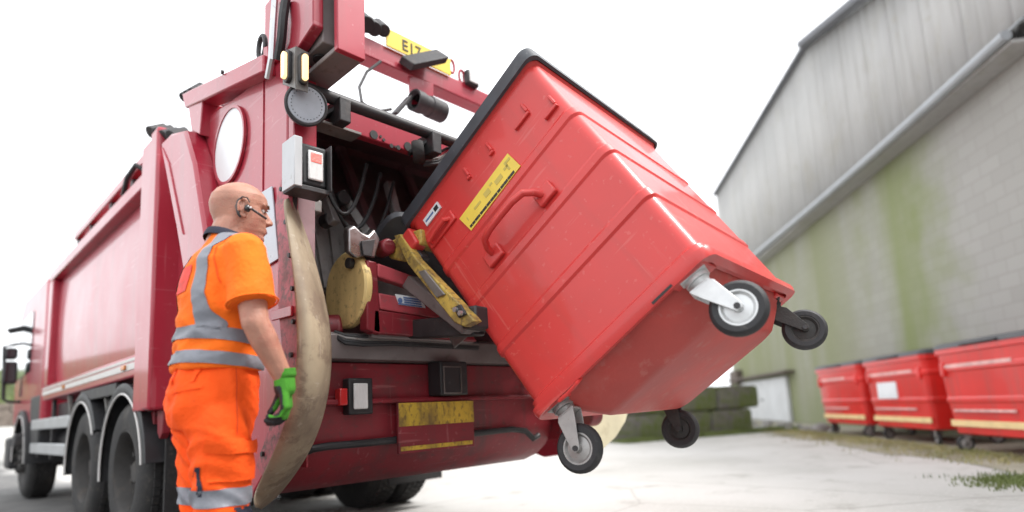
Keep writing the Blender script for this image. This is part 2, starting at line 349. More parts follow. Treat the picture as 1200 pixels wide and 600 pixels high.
def place(name, me, m, parent=None, bevel=0.0, ang=35, seg=2, solid=0.0, local=False):
    me.materials.clear(); me.materials.append(M[m])
    me.polygons.foreach_set('use_smooth', [True] * len(me.polygons))
    me.set_sharp_from_angle(angle=R(ang))
    o = bpy.data.objects.new(name, me); COL.objects.link(o)
    if parent:
        o.parent = parent
        if parent.type == 'EMPTY' and not local: o.matrix_parent_inverse = parent.matrix_basis.inverted()
    if solid:
        q = o.modifiers.new('solid', 'SOLIDIFY'); q.thickness = solid; q.offset = 0
    if bevel:
        q = o.modifiers.new('bevel', 'BEVEL'); q.width = bevel; q.segments = seg; q.limit_method = 'ANGLE'; q.angle_limit = R(40)
    return o
def tag(o, label=None, cat=None, group=None, kind=None):
    if label: o['label'] = label
    if cat: o['category'] = cat
    if group: o['group'] = group
    if kind: o['kind'] = kind
    return o
def empty(name, loc, label, cat, rz=0.0, group=None):
    o = bpy.data.objects.new(name, None); COL.objects.link(o); o.location = loc; o.rotation_euler = (0, 0, rz)
    o.empty_display_size = .2
    bpy.context.view_layer.update()
    return tag(o, label, cat, group)
def copy_tree(o, parent=None):
    c = o.copy(); COL.objects.link(c); c.parent = parent
    for ch in list(o.children): copy_tree(ch, c)
    return c
def text_mesh(txt, size, extrude=.002):
    cu = bpy.data.curves.new('txt', 'FONT'); cu.body = txt; cu.size = size; cu.extrude = extrude; cu.align_x = 'LEFT'; cu.resolution_u = 3
    ob = bpy.data.objects.new('txt', cu); COL.objects.link(ob)
    me = bpy.data.meshes.new_from_object(ob.evaluated_get(bpy.context.evaluated_depsgraph_get()))
    bpy.data.objects.remove(ob); bpy.data.curves.remove(cu)
    return me
def text_on(name, txt, size, origin, ux, uy, m, parent, local=False):
    me = text_mesh(txt, size); ux = Vector(ux).normalized(); uy = Vector(uy); uy = (uy - ux * uy.dot(ux)).normalized(); uz = ux.cross(uy)
    A = Matrix((ux, uy, uz)).transposed().to_4x4(); A.translation = Vector(origin); me.transform(A)
    return place(name, me, m, parent, local=local)
def jit(a): return random.uniform(-a, a)

# ================================================================== SETTING
def build_setting():
    # yard: one sheet to the horizon, rising gently to the far left beyond the cab
    rows = []
    xs = [-400, -160, -70, -35, -20, -12, -8, -5, -2, 0, 2, 4, 6, 8, 10, 12, 15, 20, 30, 60, 150, 400]
    ys = [-300, -80, -30, -12, -6, -3, 0, 3, 6, 9, 12, 15, 18, 21, 24, 27, 30, 40, 60, 120, 400]
    def gz(x, y):
        t = max(0.0, min(1.0, (y - 14) / 16.0)) * max(0.0, min(1.0, (9 - x) / 6.0))
        return 1.15 * t * t * (3 - 2 * t)
    for y in ys: rows.append([(x, y, gz(x, y)) for x in xs])
    tag(MB().grid(rows).build('ground', 'concrete_yard', ang=80), kind='structure')
    # grassy bank on the far left
    rows = []
    for i in range(15):
        y = 31 + i * 2.2; rows.append([(x, y + .6 * math.sin(x * .6), gz(min(x, 2), 31) - .15 + 5.0 * (1 - math.exp(-(i * 2.2) / 12.0)) + .2 * math.sin(x * .9 + i)) for x in [-30 + 2.2 * k for k in range(20)]])
    tag(MB().grid(rows).build('grass_bank', 'turf', ang=80), kind='structure')
    tufts('grass', lambda: (lambda x, y: (x, y, gz(min(x, 2), 31) - .15 + 5.0 * (1 - math.exp(-(y - 31) / 12.0))))(random.uniform(-6, 3), random.uniform(31.3, 44)), 2600, .3, 'rough green grass on the bank beyond the cab', 'grass')
    # dry stone wall at the foot of the bank, stones one by one
    wl = empty('stone_wall', (-4, 29.5, gz(-4, 29.5)), 'low dry stone wall at the foot of the grass bank beyond the cab', 'stone wall')
    MB().box((-11, 29.45, gz(0, 29.5) - .3), (2.5, 29.75, gz(0, 29.5) + .80)).build('wall_core', 'stone', wl)
    protos = []
    for k in range(4):
        bm = bmesh.new(); bmesh.ops.create_cube(bm, size=1)
        for v in bm.verts: v.co += Vector((jit(.1), jit(.1), jit(.12)))
        me = bpy.data.meshes.new('stone'); bm.to_mesh(me); bm.free(); me.materials.append(M['stone']); protos.append(me)
    z = gz(0, 29.4)
    for c in range(5):
        x = -9.0 + jit(.2)
        while x < 2.2:
            w = random.uniform(.3, .6)
            o = bpy.data.objects.new('stone', random.choice(protos)); COL.objects.link(o); o.parent = wl; o.matrix_parent_inverse = wl.matrix_basis.inverted()
            o.location = (x + w / 2, 29.40 + jit(.03), z + .09 + c * .17); o.scale = (w * .97, .26, .165); o.rotation_euler = (jit(.05), jit(.06), jit(.05)); x += w
    # verge in front of the barn: thin soil and dry grass
    D = Vector((.795, .607, 0)); N = Vector((.607, -.795, 0))      # along the barn, and away behind it
    B0 = Vector((12.95, 4.47, 0))
    def along(s, n, z=0.0): return B0 + D * s + N * n + Vector((0, 0, z))
    rows = [[along(s, n + .15 * math.sin(s * 1.7) + .1 * math.sin(s * 4.1), .006) for n in (-1.0, -.3, .5, 1.6)] for s in [-14 + k * .8 for k in range(42)]]
    tag(MB().grid(rows).build('soil_verge', 'soil', ang=80), kind='structure')
    return D, N, B0, along

def tufts(name, where, n, h, label, m, spread=.08, blades=5):
    mb = MB()
    for _ in range(n):
        x, y, z = where()
        for b in range(blades):
            a = random.uniform(0, 6.28); hh = h * random.uniform(.4, 1.1); w = .004 + h * .02
            p = Vector((x + jit(spread), y + jit(spread), z)); d = Vector((math.cos(a), math.sin(a), 0)); t = Vector((-d.y, d.x, 0))
            lean = d * hh * random.uniform(.1, .7)
            i = len(mb.v); mb.v += [p - t * w, p + t * w, p + lean * .5 + Vector((0, 0, hh * .6)) + t * w * .7, p + lean * .5 + Vector((0, 0, hh * .6)) - t * w * .7, p + lean + Vector((0, 0, hh))]
            mb.f += [(i, i + 1, i + 2, i + 3), (i + 3, i + 2, i + 4)]
    me = bpy.data.meshes.new(name); me.from_pydata([tuple(v) for v in mb.v], [], mb.f); me.materials.append(M[m])
    o = bpy.data.objects.new(name, me); COL.objects.link(o)
    return tag(o, label, 'grass', kind='stuff')
mat('soil', (.27, .255, .20), .95, var=.25, vs=2, dirt=(.17, .17, .09), damt=.5, ds=1.2, bump=.5, bs=25)

D, N, B0, along = build_setting()

def build_background():
    # ---------------- barn
    HE = 5.55; SC = 12.7
    cor = along(SC, 1.35)                      # far left corner of the barn
    bz = math.atan2(-D.y, -D.x)                # local +x runs from that corner towards the right of the picture
    barn = empty('barn', cor, 'pale grey barn with algae stains and a long sloping canopy', 'barn', bz)
    fy = Vector((-math.sin(bz), math.cos(bz), 0)); sgn = 1 if fy.dot(-N) > 0 else -1
    def P(x, y, z): return (x, sgn * y, z)     # y > 0 in front of the wall
    def bx(a, b): return MB().box(tuple(map(min, zip(P(*a), P(*b)))), tuple(map(max, zip(P(*a), P(*b)))))
    LEN = 34.0; DEP = 12.0; XS = SC + 5.8      # the canopy stops at XS
    bx((0, 0, 0), (LEN, -.3, HE)).build('wall', 'barn_blockwork', barn, local=True)
    bx((.0, -.302, 0), (.3, -DEP, 9.6)).build('gable_wall', 'barn_blockwork', barn, local=True)
    # upper cladding: one profiled sheet beside the next, top edge falling away to the right
    top = [(0, 9.85), (SC - 1.4, 9.85), (SC + 2.2, 8.75), (SC + 8, 6.9), (LEN, 6.6)]
    sw = 1.0; x = 0.0; k = 0
    while x < LEN - 1:
        rows = []
        for tt in (0, 1):
            rows.append([Vector(P(x + sw * i / 12, -.04 + (.018 if i % 4 in (1, 2) else 0), (HE - .05) if tt == 0 else interp(top, x + sw * i / 12))) for i in range(13)])
        MB().grid(rows).build('cladding_sheet', 'barn_roof', barn, local=True, ang=20, solid=.004); x += sw; k += 1
    for (xa, za), (xb, zb) in zip(top[:-1], top[1:]):
        d_ = .08 if xa < SC - 2 else .15
        MB().prism([P(xa, -.6, za), P(xb, -.6, zb), P(xb, -.6, zb + d_), P(xa, -.6, za + d_)], P(0, .60 + d_ * 1.6, 0)).build('verge_board', 'verge_slate', barn, local=True)
    # sloping canopy sheets over a dark soffit, with gutter
    x = -.2; k = 0
    while x < XS - .05:
        wd_ = min(1.05, XS - x); dz = .05 * math.sin(x * .33)
        rows = [[Vector(P(x + wd_ * i / 20, yy, zz + dz + .016 * math.sin(i / 20 * math.pi * 12) + .006 * (k % 2))) for i in range(21)] for yy, zz in ((.02, HE + .30), (.42, HE - .02))]
        MB().grid(rows).build('canopy_sheet', 'gutter_grey', barn, local=True, ang=70, solid=.006); x += 1.05; k += 1
    MB().tube([P(-.3 + i * (XS + .3) / 40, .46, HE - .08 + .05 * math.sin((-.3 + i * (XS + .3) / 40) * .33)) for i in range(41)], .075, n=10).build('gutter', 'gutter_grey', barn, local=True)
    bx((-.2, .01, HE - .20), (XS - .02, .40, HE - .15)).build('soffit', 'barn_roof', barn, local=True)
    dr = bx((1.6, .01, .02), (7.0, .12, 1.42)).build('door', 'door_white', barn, local=True, bevel=.01)
    bx((.3, .01, 0), (1.5, .25, 1.95)).build('door_post', 'timber_dark', barn, local=True, bevel=.015)
    bx((.2, .02, 1.52), (7.6, .35, 1.60)).build('door_rail', 'timber_dark', barn, local=True, bevel=.01)
    bx((4.2, .121, .7), (4.4, .16, .75)).build('door_handle', 'dark_steel', dr, local=True)
    # ---------------- mossy concrete blocks left of the barn
    spots = []
    base = Zp(762, 519); bd = (Zp(900, 512) - base).normalized(); bd = Vector((.62, .78, 0)) if bd.length < .1 else bd
    bd = Vector((.93, -.37, 0)).normalized(); bn = Vector((bd.y, -bd.x, 0)); bn = -bn if bn.dot(Vector((1, 1, 0))) < 0 else bn
    st = Zp(745, 517)
    words = ['leftmost', 'second from the left', 'third from the left', 'rightmost']
    k = 0
    for row in range(2):
        for i in range(3):
            c = st + bd * (.66 + i * 1.36 + row * .3 - .5) + bn * (.35 + row * .03)
            o_ = empty('concrete_block', (c.x, c.y, row * .575), '%s mossy concrete block in the %s row beside the barn' % (('leftmost', 'middle', 'rightmost')[i], ('bottom', 'top')[row]), 'concrete block', math.atan2(bd.y, bd.x), 'mossy blocks beside the barn')
            mb = MB(); bm = bmesh.new(); bmesh.ops.create_cube(bm, size=1)
            for v in bm.verts: v.co = Vector((v.co.x * 1.34 + jit(.02), v.co.y * .68, v.co.z * .56 + .285 + jit(.012)))
            bmesh.ops.bevel(bm, geom=bm.edges[:], offset=.045, segments=2, affect='EDGES')
            bmesh.ops.subdivide_edges(bm, edges=[e for e in bm.edges if e.calc_length() > .3], cuts=4, use_grid_fill=True)
            for v in bm.verts: v.co += noise.noise_vector(v.co * 3 + Vector((i, row, 0))) * .018
            me = bpy.data.meshes.new('block_body'); bm.to_mesh(me); bm.free(); place('block_body', me, 'mossy_concrete', o_, ang=50, local=True)
            if row == 1 or i == 2:
                MB().cyl((.3, 0, .56), (.3, 0, .61), .10, .085, n=12).build('lifting_knob', 'mossy_concrete', o_, local=True)
    # ---------------- rubble and planks at the wall foot
    for i in range(14):
        s = 7.5 - i * .6 + jit(.1); p = along(s, .05 + jit(.35)); r = random.uniform(.10, .22)
        bm = bmesh.new(); bmesh.ops.create_icosphere(bm, subdivisions=2, radius=r)
        for v in bm.verts:
            v.co += noise.noise_vector(v.co * 5 + Vector((i * 3, 0, 0))) * r * .5; v.co.z = max(v.co.z * .6, -r * .25)
        me = bpy.data.meshes.new('rubble'); bm.to_mesh(me); bm.free()
        o = place('rubble', me, 'rubble', ang=30); o.location = (p.x, p.y, r * .25 + .004)
        tag(o, 'lump of grey rubble lying on the verge between barn door and red bins', 'rubble', 'rubble along the barn wall')
    for i, (s, n, a, ln, lab) in enumerate(((7.2, -.4, .12, 2.8, 'long grey weathered plank lying in front of the barn door'), (2.6, -.5, -.1, 2.2, 'short grey weathered plank lying nearer the row of red bins'))):
        p = along(s, n); o = MB().box((-ln / 2, -.11, 0), (ln / 2, .11, .05)).build('plank', 'rubble', bevel=.006)
        o.location = (p.x, p.y, .008); o.rotation_euler = (0, 0, math.atan2(D.y, D.x) + a); tag(o, lab, 'plank')
    tufts('grass', lambda: (lambda q: (q.x, q.y, .004))(st + bd * random.uniform(-.6, 4.4) + bn * random.uniform(-.55, .02)), 2200, .10, 'short green grass along the foot of the mossy blocks', 'grass')
    tufts('grass', lambda: (lambda q: (q.x, q.y, .008))(along(random.uniform(-7, 11)  , -abs(random.gauss(0, .45)) - .05)), 2600, .05, 'thin dry grass on the verge in front of the red bins', 'dry_grass')
    c0 = Zp(1215, 566)
    tufts('grass', lambda: (c0.x + random.gauss(0, .25), c0.y + random.gauss(0, .25), .004), 500, .045, 'green grass patch in the concrete at the right edge', 'grass')

def rrect(cx, cy, hx, hy, r, z, n=5):
    out = []
    for (sx, sy, a0) in ((1, 1, 0), (-1, 1, 90), (-1, -1, 180), (1, -1, 270)):
        for k in range(n + 1):
            a = R(a0 + 90 * k / n); out.append(Vector((cx + sx * (hx - r) + r * math.cos(a), cy + sy * (hy - r) + r * math.sin(a), z)))
    return out
def caster(parent, c, yaw=0.0, grey='caster_grey', r=.1, local=True, tilt=0.0):
    # hangs from (c.x, c.y, c.z) with the wheel centre .19 below and .04 behind
    c = Vector(c); Q = Matrix.Rotation(yaw, 3, 'Z')
    def q(x, y, z): return c + Q @ Vector((x, y, z))
    root = MB().cyl(q(0, 0, -.02), q(0, 0, .0), .05, n=16)
    root.obox(q(0, 0, .004), Q @ Vector((.055, 0, 0)), Q @ Vector((0, .055, 0)), (0, 0, .006)); root.cyl(q(0, 0, -.05), q(0, 0, -.02), .032, .045, n=16)
    ca = root.build('caster', grey, parent, bevel=.003, local=local)
    for s in (-1, 1):
        y0 = s * .036
        pl = [q(-.05, y0, -.045), q(.03, y0, -.04), q(.045, y0, -.06), q(.062, y0, -.185), q(.055, y0, -.205), q(.03, y0, -.205), q(.022, y0, -.19), q(-.03, y0, -.09)]
        MB().prism(pl, Q @ Vector((0, s * .005, 0))).build('fork', grey, ca, bevel=.002, local=local)
    MB().obox(q(-.01, 0, -.045), Q @ Vector((.04, 0, 0)), Q @ Vector((0, .041, 0)), (0, 0, .006)).build('fork_crown', grey, ca, bevel=.003, local=local)
    wc = q(.042, 0, -.19); ax = Q @ Vector((0, 1, 0))
    MB().lathe(wc, ax, [(.066, -.02), (.068, -.024), (.088, -.025), (.096, -.018), (r, -.006), (r, .006), (.096, .018), (.088, .025), (.068, .024), (.066, .02), (.066, -.02)], n=32).build('tyre', 'tyre_black', ca, local=local)
    MB().lathe(wc, ax, [(.001, -.03), (.018, -.03), (.02, -.016), (.05, -.010), (.06, -.021), (.067, -.021), (.067, .021), (.06, .021), (.05, .010), (.02, .016), (.018, .03), (.001, .03)], n=24).build('hub', grey, ca, local=local)
    MB().cyl(wc - ax * .048, wc + ax * .048, .012, n=8).build('axle_bolt', 'dark_steel', ca, local=local)
    return ca

def build_row_bins():
    ang = math.atan2(-D.y, -D.x)
    def one(loc, label, sticker):
        t = empty('wheeled_bin', loc, label, 'bin', ang + jit(.035), 'red bins lined up by the barn')
        # local x: along the row towards the camera's right, front face towards the yard
        fy = Vector((-math.sin(ang), math.cos(ang), 0)); sg = 1 if fy.dot(-N) > 0 else -1
        LX, LY = 1.95, 1.05
        KZ = 1.07
        lv = [(.22, -.10), (.24, -.06), (.60, -.025), (.62, -.01), (.66, -.01), (.68, -.02), (.98, -.005), (1.0, .01), (1.04, .01), (1.06, 0), (1.20, .008), (1.21, .035), (1.27, .035), (1.275, .02)]
        MB().rings([rrect(LX / 2, -sg * LY / 2, LX / 2 + o, LY / 2 + o, .09, .22 + (z - .22) * KZ) for z, o in lv]).build('bin_body', 'row_red', t, local=True, ang=25)
        rs = []
        for k in range(7):
            a = k / 6.0; rs.append(rrect(LX / 2, -sg * LY / 2, LX / 2 + .045 - .10 * a ** 3, LY / 2 + .045 - .16 * a ** 2.2, .10, 1.354 + .075 * math.sin(a * math.pi / 2)))
        ld = MB().rings([rrect(LX / 2, -sg * LY / 2, LX / 2 + .05, LY / 2 + .05,   .10, 1.346)] + rs).build('lid', 'row_lid', t, local=True, ang=30)
        MB().box((LX / 2 - .35, min(0, sg * .075), 1.355), (LX / 2 + .35, max(0, sg * .075), 1.385)).build('lid_handle', 'row_lid', ld, local=True, bevel=.01)
        MB().box((.06, min(-sg * .05, sg * -.03), .33), (LX - .06, max(-sg * .05, sg * -.03), .41)).build('yellow_band', 'row_band', t, local=True)
        for q in (.08, LX - .16):
            MB().box((q, min(sg * -.01, sg * .03), .98), (q + .08, max(sg * -.01, sg * .03), 1.16)).build('lift_pocket', 'row_red', t, local=True, bevel=.008)
        MB().box((.12 + jit(.08), min(sg * .002, sg * .012), 1.09), (LX - .25 - random.random() * .4, max(sg * .002, sg * .012), 1.135)).build('faded_strip', 'faded_strip', t, local=True)
        MB().box((.2, min(sg * -.028, sg * -.006), .52), (LX - .3 - random.random() * .5, max(sg * -.028, sg * -.006), .55)).build('faded_strip', 'faded_strip', t, local=True)
        if sticker: MB().box((.40, min(-sg * .02, sg * .004), .70), (1.06, max(-sg * .02, sg * .004), .97)).build('notice', 'label_white', t, local=True)
        for s in (0, 1):
            x0 = -.03 if s == 0 else LX + .03
            MB().tube([(x0 * 1.0 + (.0 if s else 0), -sg * (.25 + .5 * u), .93 + 0 * u) for u in (0, 1)], .014).build('side_handle', 'row_red', t, local=True)
        for (cx, cy) in ((.16, .16), (LX - .16, .16), (.16, LY - .16), (LX - .16, LY - .16)):
            caster(t, (cx, -sg * cy, .292), random.uniform(0, 6.28))
        return t
    a = 1.37 + .0
    one(along(-.25, 0), 'red wheeled bin at the far end of the row by the barn', False)
    p = X; q = along(-2.5, 0); one(q, 'red wheeled bin with a large white notice, in the middle of the row', True)
    q = along(-5.15, -.22); one(q, 'red wheeled bin at the near end of the row, cut off by the right edge', False)

# ================================================================== TIPPED BIN
BIN_O = Vector((0.73355637, 1.72514447, 0.82006766))
BIN_R = Matrix(((0.99433438, -0.08244191, -0.06710048), (0.10601464, 0.81514664, 0.56947068), (0.00774848, -0.57335791, 0.81926838)))
def build_tipped_bin():
    t = bpy.data.objects.new('tipped_bin', None); COL.objects.link(t)
    t.matrix_world = Matrix.Translation(BIN_O) @ BIN_R.to_4x4(); bpy.context.view_layer.update()
    tag(t, 'large red four-wheeled bin tilted in mid-air while the truck empties it', 'bin')
    L, w, h = 1.234, .971, 1.229
    cx, cy = L / 2, -w / 2
    # wall profile: rib bands stand proud of the panels
    lv = [(-.012, -.012), (0, 0), (.035, .0), (.045, -.01), (.30, -.004), (.312, .004), (.345, .004), (.357, -.002), (.57, .002), (.582, .009), (.615, .009), (.627, .004),
          (.825, .006), (.837, .013), (.87, .013), (.882, .008), (1.10, .012), (1.19, .016), (1.20, .03), (1.229, .03), (1.229, .018)]
    rs = [rrect(cx, cy, L / 2 + o, w / 2 + o, .055, z, n=6) for z, o in lv]
    inner = [rrect(cx, cy, L / 2 - .0 + .005, w / 2 + .005, .07, 1.2, n=6), rrect(cx, cy, L / 2 - .03, w / 2 - .03, .07, .05, n=6)]
    body = MB().rings(rs + inner).build('bin_body', 'bin_red', t, local=True, ang=22)
    # black rim frame with rounded top
    ro = []
    for (z, o) in ((1.195, .034), (1.20, .048), (1.262, .048), (1.272, .036), (1.272, -.01), (1.235, -.015)): ro.append(rrect(cx, cy, L / 2 + o, w / 2 + o, .055, z, n=6))
    MB().rings(ro, cap=False).build('rim', 'bin_rim', t, local=True, ang=30)
    # open lid hanging from the truck-side edge, swung back inside the hopper
    lid = MB().rings([rrect(cx, .02 + .44, L / 2 + .01, .40, .07, 1.36, n=4), rrect(cx, .02 + .44, L / 2 + .02, .41, .08, 1.385, n=4), rrect(cx, .46, L / 2 - .03, .36, .07, 1.415, n=4)])
    lid.build('lid', 'bin_rim', t, local=True)
    for x in (.2, L - .2): MB().box((x - .04, -.03, 1.26), (x + .04, .14, 1.375)).build('lid_hinge', 'dark_steel', t, local=True, bevel=.006)
    # floor pan below the walls
    fl = MB().rings([rrect(cx, cy, L / 2 - .05, w / 2 - .05, .05, -.010, n=3), rrect(cx, cy, L / 2 - .065, w / 2 - .065, .05, -.03, n=3), rrect(cx, cy, L / 2 - .20, w / 2 - .17, .06, -.155, n=3), rrect(cx, cy, L / 2 - .23, w / 2 - .20, .05, -.165, n=3)])
    fl.build('floor_pan', 'bin_red_under', t, local=True, ang=28, bevel=.006)
    # lower skirt channel round the foot
    MB().rings([rrect(cx, cy, L / 2 + o, w / 2 + o, .06, z, n=4) for z, o in ((-.03, -.03), (-.035, .008), (-.012, .014), (.006, .014), (.01, .004))], cap=False).build('foot_channel', 'bin_red', t, local=True, ang=25)
    # near end face x = 0 : label, handle, brackets
    def on(y, z, out=0.0): return Vector((-.012 - out, y, z))
    lab = MB().hexa([on(-.246, .968, .0), on(-.262, .866, .0), on(-.644, .874, .0), on(-.634, .978, .0), on(-.246, .968, .006), on(-.262, .866, .006), on(-.644, .874, .006), on(-.634, .978, .006)]).build('label', 'label_yellow', t, local=True)
    random.seed(3)
    y = -.27
    while y > -.60:
        wd = random.uniform(.012, .03)
        MB().box((-.0195, y - wd, .876), (-.0180, y, .889)).build('print_line', 'ink', lab, local=True); y -= wd + random.uniform(.001, .004)
    for yy, zz, ww, hh in ((-.28, .925, .006, .02), (-.34, .93, .05, .012), (-.42, .93, .04, .028), (-.47, .945, .02, .01), (-.50, .925, .05, .025), (-.59, .935, .012, .05), (-.572, .935, .03, .012), (-.60, .952, .03, .012)):
        MB().box((-.0195, yy - ww, zz - hh / 2), (-.0180, yy, zz + hh / 2)).build('print_mark', 'ink_grey', lab, local=True)
    st = MB().box((-.022, -.20, 1.105), (-.014, -.075, 1.15)).build('sticker', 'label_white', t, local=True)
    MB().box((-.0235, -.19, 1.115), (-.0215, -.16, 1.14)).build('print_mark', 'ink', st, local=True)
    MB().box((-.0235, -.15, 1.122), (-.0215, -.085, 1.132)).build('print_mark', 'ink_blue', st, local=True)
    hp = [(0, -.285, .675), (.05, -.30, .695), (.085, -.33, .71), (.095, -.38, .715), (.095, -.46, .717), (.095, -.54, .715), (.085, -.60, .708), (.05, -.63, .69), (0, -.645, .67)]
    hd = MB().tube([(-.01 - a, b, c) for a, b, c in hp], .0165, n=12).build('handle', 'bin_red', t, local=True)
    for y0 in (-.28, -.645): MB().box((-.03, y0 - .055, .635), (-.006, y0 + .045, .705)).build('handle_plate', 'bin_red', hd, local=True, bevel=.006)
    # upper corner loop and tabs, welded strips
    MB().tube([(-.01, -.05, 1.0), (-.05, -.06, 1.005), (-.055, -.12, 1.01), (-.055, -.19, 1.012), (-.01, -.21, 1.015)], .013, n=10).build('tie_loop', 'bin_red', t, local=True)
    MB().box((-.028, -.235, .985), (-.008, -.03, 1.045)).build('loop_plate', 'bin_red', t, local=True, bevel=.006)
    MB().box((-.06, .0, 1.06), (.02, .075, 1.17)).build('lift_tab', 'bin_red', t, local=True, bevel=.01)
    for y0, z0, ll in ((-.73, 1.02, .10), (-.86, .92, .08), (-.56, 1.05, .03), (-.40, 1.07, .025)):
        MB().box((-.026, y0 - ll, z0), (-.006, y0, z0 + .014)).build('weld_strip', 'bin_red', t, local=True, bevel=.004)
        MB().box((-.026, y0 - ll - .002, z0 + .016), (-.006, y0 - ll + .012, z0 + .07)).build('weld_strip', 'bin_red', t, local=True, bevel=.004)
    # casters
    for (x, y, yaw, g) in ((.085, -.095, R(98), 'caster_grey'), (.08, -w + .11, R(-78), 'caster_white'), (L - .15, -.12, R(100), 'hub_grey'), (L - .13, -w + .12, R(-70), 'hub_grey')):
        MB().box((x - .075, y - .075, -.035), (x + .075, y + .075, -.005)).build('caster_plate', 'bin_red', t, local=True, bevel=.006)
        caster(t, (x, y, -.036), yaw, g, r=.103)
    MB().tube([(.02, -.15, -.03), (-.015, -.15, -.05), (-.02, -.2, -.055), (-.02, -.26, -.05), (.02, -.27, -.03)], .008).build('brake_pedal', 'bin_red', t, local=True)
    MB().box((-.012, -w + .17, -.03), (.01, -w + .27, -.014)).build('gap_shade', 'ink', t, local=True)  # black sliver painted in for the shaded gap under the corner
    return t

# ================================================================== TRUCK
def wheel(parent, c, rear, side):
    # c: centre of the outer face plane; side -1 = truck left (faces -x)
    c = Vector(c); ax = Vector((side, 0, 0)); r = .52
    def tyre_prof(h0):   # width .30 inwards from h0
        return [(.30, h0 - .02), (.31, h0), (.40, h0 + .012), (.47, h0 - .003), (.505, h0 - .03), (r, h0 - .06), (r, h0 - .24), (.505, h0 - .27), (.47, h0 - .297), (.31, h0 - .30), (.30, h0 - .28), (.30, h0 - .02)]
    wl = MB().lathe(c, ax, [(.295, -.012), (.302, 0), (.31, -.005), (.31, -.29), (.295, -.29)], n=40)
    if rear: wl.lathe(c, ax, [(.295, -.012), (.285, -.03), (.268, -.11), (.255, -.155), (.24, -.165), (.10, -.165), (.095, -.15), (.088, -.08), (.07, -.06), (.0, -.06)], n=40)
    else: wl.lathe(c, ax, [(.295, -.012), (.28, -.03), (.25, -.06), (.20, -.02), (.14, -.005), (.12, .03), (.09, .045), (0, .045)], n=40)
    w = wl.build('wheel', 'hub_grey', parent, ang=30)
    ty = MB().lathe(c, ax, tyre_prof(0), n=56).build('tyre', 'rubber', w, ang=40)
    # tread ribs and blocks as geometry
    tr = MB()
    duals = (0, -.335) if rear else (0,)
    if rear: MB().lathe(c, ax, tyre_prof(-.335), n=48).build('inner_tyre', 'rubber', w, ang=40)
    for dd in duals:
        for k in range(56):
            a = 2 * math.pi * k / 56
            for j, hh in enumerate((-.075, -.125, -.175, -.225)):
                aa = a + (.028 if j % 2 else -.01); rd = Vector((0, math.cos(aa), math.sin(aa))); tg = Vector((0, -math.sin(aa), math.cos(aa)))
                tr.obox(c + ax * (dd + hh) + rd * (r + .004), ax * .019, tg * .022, rd * .009)
    tag(tr.build('tread', 'rubber', w), kind='stuff')
    for k in range(10):
        a = 2 * math.pi * k / 10 + .2; p = c + Vector((0, math.cos(a), math.sin(a))) * (.168 if rear else .168)
        h0 = -.165 if rear else -.012
        MB().cyl(p + ax * h0, p + ax * (h0 + .085), .027, .020, n=6).build('wheel_nut', 'hub_grey', w)
    return w

def arch(parent, cy, cz, a0, a1, x0, x1, r=.62, th=.03, name='mudguard'):
    n = 22; mb = MB(); rows = []
    outer = []; inner = []
    for i in range(n + 1):
        a = R(a0 + (a1 - a0) * i / n); c, s = math.cos(a), math.sin(a)
        outer.append((c, s))
    ring = lambda x, rr: [Vector((x, cy + c * rr, cz + s * rr)) for c, s in outer]
    mb.grid([ring(x0, r - .05), ring(x0 - .012, r), ring(x0, r + th), ring(x1, r + th), ring(x1, r), ring(x0 + .02, r - .005), ring(x0, r - .05)])
    g = mb.build(name, 'black_plastic', parent, ang=40)
    MB().tube(ring(x0 - .008, r - .048), .008, n=6).build('edge_trim', 'stripe_silver', g)
    return g

